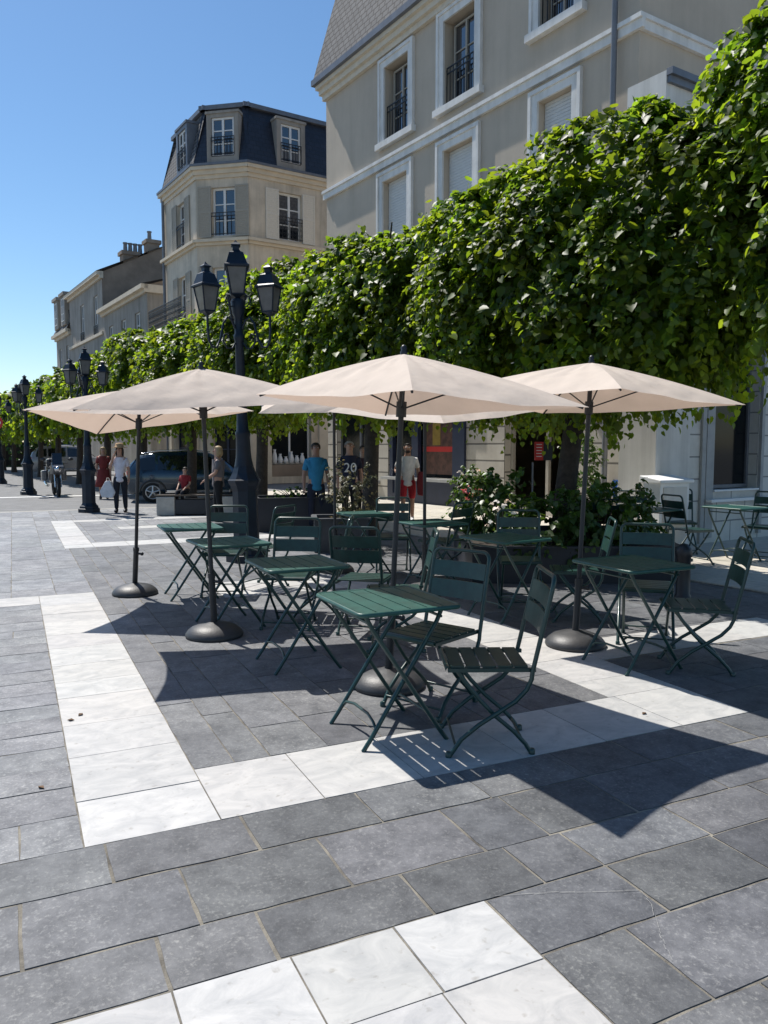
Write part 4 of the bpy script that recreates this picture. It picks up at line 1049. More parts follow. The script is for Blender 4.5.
# ------------------------------------------------------------------ building 3 group, far left
def house(name, label, C, L_, depth, zc, winrows, wallm, side=None, roof='flat', zr=None, gable=None):
    F = Facade(C, E1, -E2); FSd = Facade(C, E2, -E1)
    t = empty(name, C); tag(t, label, 'house')
    m = MB(); ops = [o for o in winrows]
    F.wall(m, 0, L_, 0, zc, ops, .22); FSd.wall(m, 0, depth, 0, zc, [], .2, 1 if side else 0)
    Fo = Facade(F.p(L_, 0), E2, E1); Fo.wall(m, 0, depth, 0, zc, [], .2)
    if gable:
        m.add([FSd.p(0, zc, 0), FSd.p(depth, zc, 0), FSd.p(depth/2, zr, 0)], [(0, 1, 2)], 1 if side else 0)
        m.add([Fo.p(0, zc, 0), Fo.p(depth, zc, 0), Fo.p(depth/2, zr, 0)], [(0, 1, 2)], 0)
    m.build('wall', [wallm, side or wallm], t)
    for (a, b, c, d) in ops:
        F.window(t, a, b, c, d, .15, 2, 3, M_WFRAME, M_GLASS, .08); F.railing(t, a, b, c, c+.85, .04, .14)
    cn = MB(); F.fbox(cn, -.1, L_+.1, zc-.45, zc-.25, .003, .15); F.fbox(cn, -.2, L_+.2, zc-.25, zc, .003, .4); FSd.fbox(cn, -.2, depth if not gable else .05, zc-.45, zc, .003, .2)
    F.fbox(cn, -.05, L_+.05, zc-4.2, zc-4.0, .003, .12)
    cn.build('cornice', M_STONEL, t)
    return t, F, FSd
h1, Fh1, Fs1 = house('low_house', 'low stone house with a pale cornice just left of the corner house', Vector((-13.62, 46, 0)), 10.3, 10, 10.9, [(1.5, 2.6, 7.4, 9.6), (4.6, 5.7, 7.4, 9.6), (7.7, 8.8, 7.4, 9.6)], M_RENDER)
r = MB(); slope_quad(r, Fh1, -.2, 10.5, 10.9, .4, 12.6, -5); slope_quad(r, Facade(Fh1.p(0, 0, -10), E1, E2), -.2, 10.5, 10.9, .4, 12.6, -5)
r.add([Fs1.p(0, 10.9), Fs1.p(10, 10.9), Fs1.p(5, 12.6)], [(0, 1, 2)], 1); r.build('roof', [M_SLROOF, M_BROWN], h1)
c3 = Fh1.p(10.3, 0)
h2, Fh2, Fs2 = house('gabled_house', 'pale house with a tall brown gable wall and chimneys beyond the low house', c3, 10.6, 11, 13.5, [(1.4, 2.6, 9.3, 12.2), (5.6, 6.8, 9.3, 12.2), (1.4, 2.6, 5.4, 8.2), (5.6, 6.8, 5.4, 8.2)], M_RENDER, M_BROWN, zr=16.3, gable=True)
r = MB(); slope_quad(r, Fh2, -.25, 10.8, 13.5, .42, 16.35, -5.5); slope_quad(r, Facade(Fh2.p(0, 0, -11), E1, E2), -.25, 10.8, 13.5, .42, 16.35, -5.5); r.build('roof', M_SLROOF, h2)
for (v, w_, z0, z1, lab) in ((1.5, 1.0, 13.9, 14.9, None), (3.2, .85, 11.6, 15.9, None)):
    m = MB(); m.obox(Fs2.p(v, z0, -.1), E2*w_, E1*.9, UP*(z1-z0)); m.obox(Fs2.p(v-.12, z1, -.1+.1), E2*(w_+.24), E1*1.1, UP*.25)
    o = m.build('chimney', M_BROWN, h2)
    for k in range(4 if v < 3 else 1):
        q = MB(); q.lathe([(.16, 0), (.13, .5), (.17, .55), (.17, .62)], 10, Fs2.p(v+.25+k*.34, z1+.25, -.45)); q.build('chimney_pot', M_ZINC, o)
c4 = Fh2.p(10.6, 0)
h3, Fh3, Fs3 = house('mansard_house', 'pale far house with two tall dormers at the left end of the street', c4, 5.6, 10, 11.0, [(.8, 1.7, 7.4, 9.8), (3.6, 4.5, 7.4, 9.8)], M_RENDER)
r = MB(); slope_quad(r, Fh3, 0, 5.6, 11.0, .3, 13.9, -1.2); slope_quad(r, Fs3, 0, 10, 11.0, .3, 13.9, -1.2); r.add([Fh3.p(0, 13.9, -1.2), Fh3.p(5.6, 13.9, -1.2), Fh3.p(5.6, 14.3, -9), Fh3.p(0, 14.3, -9)], [(0, 1, 2, 3)]); r.build('roof', M_SLROOF, h3)
for uc in (1.3, 4.1):
    dm = MB(); Fh3.fbox(dm, uc-.8, uc+.8, 11.4, 13.7, -1.5, .25); Fh3.fbox(dm, uc-.95, uc+.95, 13.7, 13.95, -1.6, .4); o = dm.build('dormer', M_RENDER, h3); Fh3.window(o, uc-.5, uc+.5, 11.7, 13.5, -.24, 2, 3, M_WFRAME, M_GLASS)
h4, Fh4, Fs4 = house('slate_roofed_house', 'distant house with steep dark slate roof at the left edge', Vector((-46.0, 86, 0)), 12, 4, 7.2, [(2, 3.2, 3.5, 6)], M_RENDER, zr=9.9, gable=True)
r = MB(); slope_quad(r, Fh4, -.15, 12.2, 7.2, .3, 9.95, -2); slope_quad(r, Facade(Fh4.p(0, 0, -4), E1, E2), -.15, 12.2, 7.2, .3, 9.95, -2); r.build('roof', M_SLDARK, h4)
REL = False

# ------------------------------------------------------------------ planters, pots, shrubs
def planter_box(name, label, loc, dims, rz, m=M_PLANTER, group=None):
    t = empty(name, loc, rz); tag(t, label, 'planter', group); w_, d_, h_ = dims
    b = MB(); th = .05
    b.box((0, -d_/2+th/2, h_/2), (w_, th, h_)); b.box((0, d_/2-th/2, h_/2), (w_, th, h_)); b.box((-w_/2+th/2, 0, h_/2), (th, d_-2*th, h_)); b.box((w_/2-th/2, 0, h_/2), (th, d_-2*th, h_))
    b.build('box', m, t)
    r_ = MB()
    for y in (-d_/2, d_/2): r_.box((0, y, h_+.012), (w_+.06, .09, .025))
    for x in (-w_/2, w_/2): r_.box((x, 0, h_+.0125), (.09, d_-.092, .023))
    r_.build('rim', m, t)
    s = MB(); s.box((0, 0, h_-.06), (w_-2*th-.004, d_-2*th-.004, .04)); s.build('soil', M_SOIL, t)
    return t
def shrub(name, label, loc, half, ns, per, size, m, cz, group=None, seed=1, cat='shrub', stems=7, expo=2.3, droop=.4):
    t = empty(name, loc); tag(t, label, cat, group)
    st = MB(); rr = random.Random(seed)
    for k in range(stems):
        a = rr.uniform(0, 6.28); q = rr.uniform(.3, .8)
        st.tube([(0.02*math.cos(a), .02*math.sin(a), -.03), (half[0]*q*.5*math.cos(a), half[1]*q*.5*math.sin(a), cz*.6), (half[0]*q*math.cos(a), half[1]*q*math.sin(a), cz+half[2]*.5)], [.014, .01, .004], 5)
    st.build('stem', M_BARK, t)
    P = shoots(ns, per, half, expo, size, droop, (.25, 1.0), 0, seed, min(half)*.6, .2); P[0][:, 2] += cz
    leaf_mesh('foliage', *P, m, t)
    return t
TP = Vector((2.25, 10.3, 0))
planter_box('planter', 'large dark planter around the lime tree trunk, behind the shaded tables', (2.26, 10.32, 0), (2.45, 2.4, .42), 0)
for k, (x, y, h_, sz, lab) in enumerate([(1.95, 9.5, .55, .6, 'dark leafy shrub in the front middle of the big planter'),
      (2.6, 9.6, .6, .62, 'bushy shrub in the big planter right in front of the lime trunk'), (3.0, 10.2, .62, .6, 'bushy shrub at the right end of the big planter'), (1.5, 10.6, .7, .55, 'taller shrub at the back left of the big planter')]):
    shrub('shrub', lab, (x, y, .36), (sz*.8, sz*.8, h_*.7), 140, 9, .085, M_LEAFD, h_*.5, 'shrubs in the big planter', 40+k)
shrub('white_flowers', 'small cluster of white flowers among the leaves of the big planter', (1.38, 9.25, .40), (.14, .14, .22), 12, 3, .05, M_PETW, .42, None, 61, 'flowers', 3)
planter_box('planter', 'grey planter box right of the man in the blue shirt', (-.68, 12.2, 0), (.82, .7, .5), .1, M_PLANTG)
shrub('lavender_bush', 'greyish bushy plant below the navy jersey, in the grey planter', (-.55, 12.2, .48), (.36, .32, .42), 120, 8, .05, M_GREYL, .36, None, 70, 'shrub', 8, 2.2, .1)
planter_box('planter', 'black low planter behind the sunlit chair, left of the man in blue', (-1.75, 15.3, 0), (1.5, .9, .62), .25)
shrub('shrub', 'low dark plant in the black planter left of the man in blue', (-1.75, 15.3, .6), (.55, .35, .12), 40, 6, .06, M_LEAFD, .1, None, 75)
# flower tub in front of the stone pier
fp = empty('flower_tub', (1.78, 16.1, .018)); tag(fp, 'dark flower tub on a pedestal at the stone pier', 'planter')
m = MB(); m.lathe([(.22, 0), (.24, .05), (.10, .12), (.09, .35), (.30, .46), (.40, .62), (.42, .66), (.36, .66)], 20); m.build('bowl', M_PLANTER, fp)
shrub('flowering_bush', 'white flowering bush in the tub at the stone pier', (1.78, 16.1, .62), (.34, .30, .28), 26, 4, .06, M_PETW, .24, None, 80, 'flowers', 8)
shrub('flowering_bush', 'green leaves between the white flowers of the tub at the stone pier', (1.80, 16.05, .5), (.34, .30, .32), 120, 8, .085, M_LEAFD, .3, None, 81, 'flowers', 6)
shrub('pink_flowers', 'pink flowers at the lower edge of the white flowering bush', (1.72, 15.68, .60), (.2, .1, .08), 40, 5, .07, M_PETP, .1, None, 82, 'flowers', 4)
shrub('dark_plant', 'dark potted plant against the grooved wall behind the right-hand pole', (4.02, 15.9, .5), (.35, .3, .55), 120, 8, .07, M_LEAFD, .8, None, 83)
m = empty('plant_pot', (4.02, 15.9, .018)); tag(m, 'dark pot under the plant by the grooved wall', 'pot')
q = MB(); q.lathe([(.2, 0), (.27, .45), (.29, .5), (.24, .5)], 16); q.build('pot', M_PLANTER, m)
# stone-ended bench at the fourth tree
bn = empty('stone_bench', (-4.75, 18.55, 0), R(6)); tag(bn, 'long bench with pale stone end blocks in front of the blue car', 'bench')
for x in (-.38, 1.05):
    m = MB(); m.box((x, 0, .22), (.42, .45, .44)); m.build('stone_block', M_CONC, bn, bevel=.02)
m = MB(); m.box((.335, 0, .20), (1.0, .44, .34)); m.build('bench_front', M_PLANTER, bn)
m = MB()
for k in range(4): m.box((.335, -.165+.11*k, .46), (1.9, .095, .035))
m.build('seat', M_BARK, bn)
# black bollard
bo = empty('bollard', (3.10, 8.05, 0)); tag(bo, 'short black bollard behind the shaded right-hand chair', 'bollard')
m = MB(); m.lathe([(.085, 0), (.085, .06), (.07, .08), (.07, .46), (.082, .48), (.082, .53), (.072, .56), (.04, .60), (.001, .61)], 18); m.build('post', M_POLE, bo)
# menu board beside the dark doorway
mb_ = empty('menu_board', (2.35, 11.95, .018)); tag(mb_, 'red and black menu board on a thin stand in the dark doorway', 'sign')
m = MB(); m.tube([(-.09, 0, 0), (-.09, 0, 1.35)], .012, 8); m.lathe([(.16, 0), (.16, .02), (.02, .03)], 16, (-.09, 0, 0)); m.build('stand', M_ZINC, mb_)
m = MB(); m.box((0, 0, 1.52), (.13, .03, .28)); m.build('red_panel', M_RED, mb_)
m = MB(); m.box((.135, 0, 1.52), (.135, .03, .28)); m.build('black_panel', M_POLE, mb_)
m = MB()
for k in range(5): m.box((0, -.018, 1.62-.045*k), (.085, .004, .010))
m.build('printed_lines', M_WPAINT, mb_)
# no-entry sign at the left edge
ns = empty('no_entry_sign', (-16.35, 33.3, 0)); tag(ns, 'round red no-entry road sign on a post at the left edge', 'road sign')
m = MB(); m.tube([(0, 0, 0), (0, 0, 3.0)], .035, 10); m.build('post', M_ZINC, ns)
def disc(m, c, r, y0, y1, n=28):
    vs = [(c[0]+r*math.cos(2*math.pi*k/n), y0, c[2]+r*math.sin(2*math.pi*k/n)) for k in range(n)]
    m.prism(vs, (0, y1-y0, 0))
m = MB(); disc(m, (0, 0, 2.62), .30, -.05, -.04); m.build('plate', M_RED, ns)
m = MB(); m.box((0, -.054, 2.62), (.42, .006, .10)); m.build('white_bar', M_WPAINT, ns)

# ------------------------------------------------------------------ car, motorcycle
def make_car(name, label, loc, rz, paint, L_=4.4):
    """side on, front towards +X"""
    t = empty(name, loc, rz); tag(t, label, 'car')
    st = [(-2.2, .45, .80, .80, .62), (-2.16, .34, .98, 1.0, .74), (-2.05, .28, 1.02, 1.30, .82), (-1.75, .26, 1.04, 1.58, .88), (-1.2, .25, 1.04, 1.68, .90), (-.3, .24, 1.03, 1.71, .91), (.35, .24, 1.02, 1.66, .91), (.75, .24, 1.01, 1.48, .90), (1.25, .24, 1.0, 1.06, .90), (1.7, .25, .94, .97, .88), (2.08, .28, .84, .86, .80), (2.2, .38, .66, .68, .66)]
    b = MB(); ring = []
    for x, zb, zbelt, zr, w_ in st:
        wr_ = w_*.72 if zr > zbelt+.08 else w_*.85
        half = [(w_*.9, zb), (w_, zb+.14), (w_, zbelt-.12), (w_*.965, zbelt), (wr_*1.02, zr-.05), (wr_*.85, zr)]
        ring.append([(x, -y, z) for y, z in half] + [(x, y, z) for y, z in reversed(half)])
    n = len(ring[0]); vs = [p for r_ in ring for p in r_]
    fs = [(i*n+j, (i+1)*n+j, (i+1)*n+(j+1) % n, i*n+(j+1) % n) for i in range(len(st)-1) for j in range(n)]
    b.add(vs, fs, 0, True); b.add(ring[0], [tuple(range(n))]); b.add(ring[-1], [tuple(range(n-1, -1, -1))])
    body = b.build('body', paint, t)
    gl = MB()
    for s in (-1, 1):
        def gp(x, f, off=.012):
            for q, q2 in zip(st, st[1:]):
                if q[0] <= x <= q2[0]:
                    k = (x-q[0])/(q2[0]-q[0]); zb = q[2]+(q2[2]-q[2])*k; zr = q[3]+(q2[3]-q[3])*k - .05; w0 = (q[4]+(q2[4]-q[4])*k); break
            ya, yb = w0*.965, w0*.72*1.02
            return (x, s*(ya+(yb-ya)*f+off), zb+(zr-zb)*f)
        for xs in ((-1.85, -1.30), (-1.22, -.32), (-.22, .62)):
            k = 4; P_ = []
            for i in range(k+1):
                x = xs[0]+(xs[1]-xs[0])*i/k; P_ += [gp(x, .08), gp(x, .86 if not (xs[1] > .6 and i > 3) else .55)]
            gl.add(P_, [(2*i, 2*i+2, 2*i+3, 2*i+1) if s < 0 else (2*i+1, 2*i+3, 2*i+2, 2*i) for i in range(k)], 0, True)
    gl.add([(.80, -.60, 1.44), (.80, .60, 1.44), (1.24, .72, 1.08), (1.24, -.72, 1.08)], [(0, 1, 2, 3)])
    gl.add([(-1.84, -.6, 1.54), (-2.07, -.7, 1.12), (-2.07, .7, 1.12), (-1.84, .6, 1.54)], [(0, 1, 2, 3)])
    gl.build('window', M_CARGL, t)
    for x in (-1.38, 1.42):
        for s in (-1, 1):
            wh = MB(); c = Vector((x, s*.80, .34))
            ar = MB(); pts = [(x+.40*math.cos(q), s*.895, .34+.40*math.sin(q)) for q in [math.pi*k/12 for k in range(13)]]
            ar.tube(pts, .035, 6); ar.build('wheel_arch', M_BLACKP, t)
            prof = [(.20, -.10), (.31, -.10), (.34, -.06), (.34, .06), (.31, .10), (.21, .10)]
            vs = []
            k2 = 28
            for r_, y in prof:
                for j in range(k2): a = 2*math.pi*j/k2; vs.append((c.x+r_*math.cos(a), c.y+y+.0, c.z+r_*math.sin(a)))
            wh.add(vs, [(i*k2+j, i*k2+(j+1) % k2, (i+1)*k2+(j+1) % k2, (i+1)*k2+j) for i in range(len(prof)-1) for j in range(k2)], 0, True)
            w0 = wh.build('wheel', M_RUBBER, t)
            rm = MB()
            pts = [(c.x+.215*math.cos(q), c.y+s*.09, c.z+.215*math.sin(q)) for q in [2*math.pi*k/20 for k in range(20)]]
            rm.tube(pts, .022, 6, closed=True)
            for k in range(5):
                a = 2*math.pi*k/5+.3; rm.tube([(c.x, c.y+s*.10, c.z), (c.x+.21*math.cos(a), c.y+s*.09, c.z+.21*math.sin(a))], [.045, .03], 6)
            rm.build('rim', M_ALLOY, w0)
            dk_ = MB(); disc(dk_, (c.x, 0, c.z), .2, c.y+s*.02, c.y+s*.04); dk_.build('brake_disc', M_BLACKP, w0)
    for s in (-1, 1):
        rl = MB(); rl.tube([(-1.7, s*.62, 1.62), (-1.2, s*.63, 1.72), (-.3, s*.635, 1.745), (.4, s*.63, 1.68)], .018, 6); rl.build('roof_rail', M_CHROME, t)
        hl = MB(); hl.box((2.08, s*.58, .78), (.2, .34, .12)); hl.build('headlight', M_CHROME, t, bevel=.03)
        tl = MB(); tl.box((-2.10, s*.66, .98), (.14, .22, .14)); tl.build('tail_light', M_RED, t, bevel=.03)
        mi = MB(); mi.ball((.62, s*1.0, 1.10), (.10, .10, .075)); mi.build('mirror', paint, t)
        hd = MB(); [hd.box((x, s*.915, .90), (.16, .02, .025)) for x in (-.45, .45)]; hd.build('door_handle', M_CHROME, t)
        sk = MB(); sk.box((.0, s*.90, .36), (2.0, .03, .10)); sk.build('side_trim', M_CHROME if s < 0 else M_BLACKP, t, bevel=.01)
    return t
make_car('parked_car', 'dark blue sport utility car parked behind the bench and trees', (-5.7, 24.0, -.02), R(14), M_CARP).scale = (.93, .93, .88)
make_car('parked_car', 'pale grey car far off behind the motorcycle, under the trees', (-17.9, 45.0, -.02), R(25), M_CARW)

mc = empty('motorcycle', (-10.95, 26.2, -.02), R(-62)); tag(mc, 'black and silver touring motorcycle parked right of the third lamp post', 'motorcycle')
for x in (-.72, .72):
    wmb = MB(); pts = [(x+.27*math.cos(q), 0, .32+.27*math.sin(q)) for q in [2*math.pi*k/24 for k in range(24)]]
    wmb.tube(pts, .055, 8, closed=True); wo = wmb.build('wheel', M_RUBBER, mc)
    rm = MB(); rm.tube([(x+.21*math.cos(q), 0, .32+.21*math.sin(q)) for q in [2*math.pi*k/20 for k in range(20)]], .018, 6, closed=True)
    for k in range(6): a = k*math.pi/3; rm.tube([(x, 0, .32), (x+.21*math.cos(a), 0, .32+.21*math.sin(a))], .014, 5)
    rm.build('rim', M_ALLOY, wo)
m = MB(); m.prism([(-.85, -.16, .62), (-.35, -.2, .45), (.35, -.2, .42), (.5, -.18, .75), (.28, -.18, 1.0), (-.1, -.18, .92), (-.2, -.18, .78), (-.9, -.16, .86)], (0, .36, 0)); m.build('body', M_BLACKP, mc, bevel=.05)
m = MB(); m.prism([(.3, -.22, .72), (.72, -.18, .74), (.78, -.15, .95), (.55, -.17, 1.15), (.3, -.2, 1.02)], (0, .38, 0)); m.build('fairing', M_SILVER, mc, bevel=.05)
m = MB(); m.prism([(.62, -.16, 1.05), (.66, -.16, 1.07), (.44, -.14, 1.42), (.40, -.14, 1.40)], (0, .3, 0)); m.build('windscreen', M_CARGL, mc)
m = MB(); m.ball((-.45, 0, .93), (.42, .17, .09)); m.build('seat', M_RUBBER, mc)
m = MB(); m.box((-.85, 0, 1.08), (.40, .42, .30)); m.build('top_box', M_BLACKP, mc, bevel=.06)
for s in (-1, 1):
    m = MB(); m.box((-.70, s*.30, .66), (.50, .18, .36)); m.build('side_case', M_SILVER, mc, bevel=.05)
    m = MB(); m.tube([(.45, s*.1, 1.08), (.42, s*.34, 1.10)], .018, 6); m.ball((.5, s*.42, 1.22), (.03, .09, .05)); m.build('handlebar', M_BLACKP, mc)
    m = MB(); m.tube([(.50, s*.09, 1.0), (.72, s*.09, .32)], .025, 8); m.build('fork', M_CHROME, mc)
m = MB(); m.ball((.78, -.0, .90), (.05, .11, .09)); m.build('headlight', M_CHROME, mc)
m = MB(); m.tube([(-.1, -.24, .35), (-.5, -.25, .34), (-.95, -.26, .42)], .05, 8); m.build('exhaust', M_CHROME, mc)

# ------------------------------------------------------------------ people
def skin_mesh(nodes, edges, root, sub=1):
    me = bpy.data.meshes.new('figure'); names = list(nodes); ix = {n: i for i, n in enumerate(names)}
    me.from_pydata([nodes[n][0] for n in names], [(ix[a], ix[b]) for a, b in edges], []); me.update()
    o = bpy.data.objects.new('figure', me); COL.objects.link(o)
    sm = o.modifiers.new('skin', 'SKIN'); sm.use_smooth_shade = True
    sv = me.skin_vertices[0].data
    for n in names:
        r_ = nodes[n][1]; sv[ix[n]].radius = (r_, r_) if not isinstance(r_, tuple) else r_
        sv[ix[n]].use_root = (n == root)
    ss_ = o.modifiers.new('sub', 'SUBSURF'); ss_.levels = sub; ss_.render_levels = sub
    dg = bpy.context.evaluated_depsgraph_get(); dg.update()
    out = bpy.data.meshes.new_from_object(o.evaluated_get(dg)); bpy.data.objects.remove(o); bpy.data.meshes.remove(me)
    return out
def mesh_obj(name, me, m, parent):
    me.name = name; me.materials.clear(); me.materials.append(m)
    o = bpy.data.objects.new(name, me); COL.objects.link(o); o.parent = parent
    me.polygons.foreach_set('use_smooth', np.ones(len(me.polygons), dtype=bool))
    return o
def cloth(name, c, rough=.9): return mat(name, c, rough, var=.12, vscale=9, bump=.25, bscale=18)
def person(label, loc, face, H, shirt, trousers, shoes, hair, skin=M_SKIN, arms='down', female=False, sit=False, shorts=False, sleeve='short', hairlen=0, step=.06, hat=None, dress=None, beard=False, bald=False):
    """+Y is forwards; built 1.75 m tall then scaled"""
    t = empty('person', (*loc,)); t.rotation_euler.z = math.atan2(-face[0], face[1]); s = H/1.75; t.scale = (s, s, s); tag(t, label, 'person')
    sw_ = .155 if female else .176
    hipz = .92
    N_ = {'pelvis': ((0, 0, hipz), .125), 'waist': ((0, .0, 1.08), .118 if female else .138), 'chest': ((0, 0, 1.28), .135 if female else .15), 'upper': ((0, -.01, 1.385), .108), 'neck': ((0, 0, 1.49), .055), 'jaw': ((0, .025, 1.57), .066), 'head': ((0, .012, 1.65), .084), 'crown': ((0, 0, 1.71), .062)}
    E_ = [('pelvis', 'waist'), ('waist', 'chest'), ('chest', 'upper'), ('upper', 'neck'), ('neck', 'jaw'), ('jaw', 'head'), ('head', 'crown')]
    for S_, g_ in (('L', -1), ('R', 1)):
        fy = step*g_
        if sit: kn, an = (g_*.11, .42, .86), (g_*.11, .40, .46)
        else: kn, an = (g_*.10, .02+fy*.6, .50), (g_*.105, -.02+fy, .085)
        N_['hip'+S_] = ((g_*.095, 0, .86), .092); N_['thigh'+S_] = (tuple(np.array((g_*.098, 0, .86))*.5+np.array(kn)*.5), .078); N_['knee'+S_] = (kn, .056); N_['calf'+S_] = (tuple(np.array(kn)*.65+np.array(an)*.35), .056); N_['ankle'+S_] = (an, .036); N_['ball'+S_] = ((an[0], an[1]+.12, an[2]-.05), .034); N_['toe'+S_] = ((an[0], an[1]+.18, an[2]-.06), .024)
        E_ += [('pelvis', 'hip'+S_), ('hip'+S_, 'thigh'+S_), ('thigh'+S_, 'knee'+S_), ('knee'+S_, 'calf'+S_), ('calf'+S_, 'ankle'+S_), ('ankle'+S_, 'ball'+S_), ('ball'+S_, 'toe'+S_)]
        sh = (g_*sw_, -.01, 1.385)
        pose = arms if isinstance(arms, str) else arms[0 if g_ < 0 else 1]
        if pose == 'down': el, wr_ = (g_*(sw_+.06), -.02, 1.13), (g_*(sw_+.07), .06, .88)
        elif pose == 'phone': el, wr_ = (g_*(sw_+.09), .10, 1.16), (g_*.11, .17, 1.50)
        elif pose == 'bent': el, wr_ = (g_*(sw_+.10), -.04, 1.15), (g_*(sw_+.03), .22, 1.08)
        elif pose == 'fold': el, wr_ = (g_*(sw_+.06), .06, 1.15), (g_*-.02, .2, 1.12)
        else: el, wr_ = (g_*(sw_+.05), .05, 1.14), (g_*(sw_-.02), .28, .98)
        N_['sh'+S_] = (sh, .056); N_['arm'+S_] = (tuple((np.array(sh)+np.array(el))/2), .048); N_['el'+S_] = (el, .040); N_['fore'+S_] = (tuple((np.array(el)*.6+np.array(wr_)*.4)), .040); N_['wr'+S_] = (wr_, .026)
        d = (Vector(wr_)-Vector(el)).normalized(); palm = Vector(wr_)+d*.055; N_['palm'+S_] = (tuple(palm), (.030, .020))
        E_ += [('upper', 'sh'+S_), ('sh'+S_, 'arm'+S_), ('arm'+S_, 'el'+S_), ('el'+S_, 'fore'+S_), ('fore'+S_, 'wr'+S_), ('wr'+S_, 'palm'+S_)]
        ax_ = Vector((0, 1, 0)) if abs(d.z) > .7 else Vector((1, 0, 0)); inw = Vector((-g_, 0, 0)) if abs(d.z) > .7 else Vector((0, 0, -1))
        for k in range(4):
            b0 = palm + d*.025 + ax_*(.026-.0175*k); ln = [.068, .076, .07, .055][k]
            N_[f'f{k}a'+S_] = (tuple(b0+d*ln*.5+inw*.006), .0095); N_[f'f{k}b'+S_] = (tuple(b0+d*ln*.95+inw*.022), .008)
            E_ += [('palm'+S_, f'f{k}a'+S_), (f'f{k}a'+S_, f'f{k}b'+S_)]
        N_['tha'+S_] = (tuple(Vector(wr_)+d*.03+ax_*.04+inw*.01), .011); N_['thb'+S_] = (tuple(Vector(wr_)+d*.065+ax_*.052+inw*.02), .009)
        E_ += [('wr'+S_, 'tha'+S_), ('tha'+S_, 'thb'+S_)]
    mesh_obj('body', skin_mesh(N_, E_, 'pelvis'), skin, t)
    def grow(keys, extra, k, root, nm, m, more=()):
        n2 = {q: (N_[q][0], (N_[q][1] if not isinstance(N_[q][1], tuple) else N_[q][1][0])*k+extra) for q in keys}
        e2 = [(a, b) for a, b in E_ if a in n2 and b in n2]
        for q, base_, p_, r_ in more: n2[q] = (p_, r_); e2.append((base_, q))
        return mesh_obj(nm, skin_mesh(n2, e2, root), m, t)
    top = ['pelvis', 'waist', 'chest', 'upper', 'shL', 'shR', 'armL', 'armR'] + (['elL', 'elR', 'foreL', 'foreR'] if sleeve == 'long' else [])
    if shirt: grow(top, .016, 1.04, 'chest', 'shirt', shirt, [('hem', 'pelvis', (0, 0, .87), .155), ('hem2', 'hem', (0, 0, .78), .16), ('collar', 'upper', (0, -.005, 1.465), .088), ('cuffL', 'armL', tuple(np.array(N_['armL'][0])*.45+np.array(N_['elL'][0])*.55), .066), ('cuffR', 'armR', tuple(np.array(N_['armR'][0])*.45+np.array(N_['elR'][0])*.55), .066)] if sleeve == 'short' else [('hem', 'pelvis', (0, 0, .87), .155), ('hem2', 'hem', (0, 0, .78), .16)])
    low = ['pelvis', 'hipL', 'hipR', 'thighL', 'thighR'] + (['kneeL', 'kneeR'] if True else []) + ([] if shorts else ['calfL', 'calfR', 'ankleL', 'ankleR'])
    if trousers: grow(low, .014, 1.05, 'pelvis', 'shorts' if shorts else 'trousers', trousers, [('band', 'pelvis', (0, 0, 1.03), .128)])
    if dress:
        m = MB(); m.lathe([(.17, 1.0), (.2, .85), (.25, .6), (.29, .42), (.285, .42)], 20, (0, 0, 0)); m.build('skirt', dress, t)
    m = MB()
    for g_ in (-1, 1):
        a = N_['ankle'+('L' if g_ < 0 else 'R')][0]; m.ball((a[0], a[1]+.06, a[2]-.04), (.05, .135, .045)); m.ball((a[0], a[1], a[2]-.01), (.045, .06, .05))
    m.build('shoes', shoes, t)
    # face
    m = MB()
    for g_ in (-1, 1):
        m.ball((g_*.032, .088, 1.655), (.013, .008, .007), 1, 8, 6); m.ball((g_*.032, .094, 1.655), (.006, .005, .006), 2, 8, 6); m.box((g_*.033, .093, 1.675), (.03, .008, .006), 2); m.ball((g_*.086, .0, 1.645), (.012, .022, .032), 0, 8, 6)
    m.ball((0, .10, 1.625), (.014, .02, .018), 0, 8, 6); m.tube([(0, .088, 1.66), (0, .108, 1.625)], [.008, .012], 6, 0); m.ball((0, .084, 1.585), (.024, .010, .006), 3, 8, 6)
    m.build('face', [skin, M_WPAINT, M_IRON, mat('lips', (.30, .10, .08), .5, var=.05)], t)
    if hair and not bald:
        m = MB(); m.ball((0, -.014, 1.672), (.096, .104, .088)); 
        if hairlen: m.ball((0, -.06, 1.60-hairlen*.3), (.095, .06, .09+hairlen*.5)); [m.ball((g_*.08, -.01, 1.60-hairlen*.2), (.028, .05, .09+hairlen*.3)) for g_ in (-1, 1)]
        # keep the face free: drop the front lower part
        o = m.build('hair', hair, t)
        for v in o.data.vertices:
            if v.co.y > .03 and v.co.z < 1.70: v.co.y = .03
    elif hair:
        m = MB(); m.ball((0, -.01, 1.668), (.094, .10, .080)); o = m.build('hair', hair, t)
        for v in o.data.vertices:
            if v.co.y > .0 and v.co.z < 1.72: v.co.y = .0
    if beard:
        m = MB(); m.ball((0, .045, 1.565), (.062, .055, .045)); m.build('beard', hair, t)
    if hat:
        m = MB(); m.lathe([(.20, 1.70), (.205, 1.708), (.11, 1.725), (.105, 1.78), (.085, 1.82), (.001, 1.83)], 24); m.build('hat', hat, t)
    return t
M_H1 = mat('dark_brown_hair', (.02, .013, .009), .6, var=.2); M_H2 = mat('blond_hair', (.34, .24, .12), .6, var=.2); M_H3 = mat('grey_hair', (.3, .29, .28), .6, var=.2)
person('woman in straw hat, white top and dark jeans walking with a white bag', (-6.45, 19.2, 0), (.12, -1), 1.63, cloth('white_cotton', (.62, .60, .66)), cloth('dark_denim', (.012, .014, .022)), M_IRON, M_H1, female=True, arms=('down', 'phone'), hat=mat('straw', (.42, .26, .13), .8, var=.2, vscale=30), hairlen=.1)
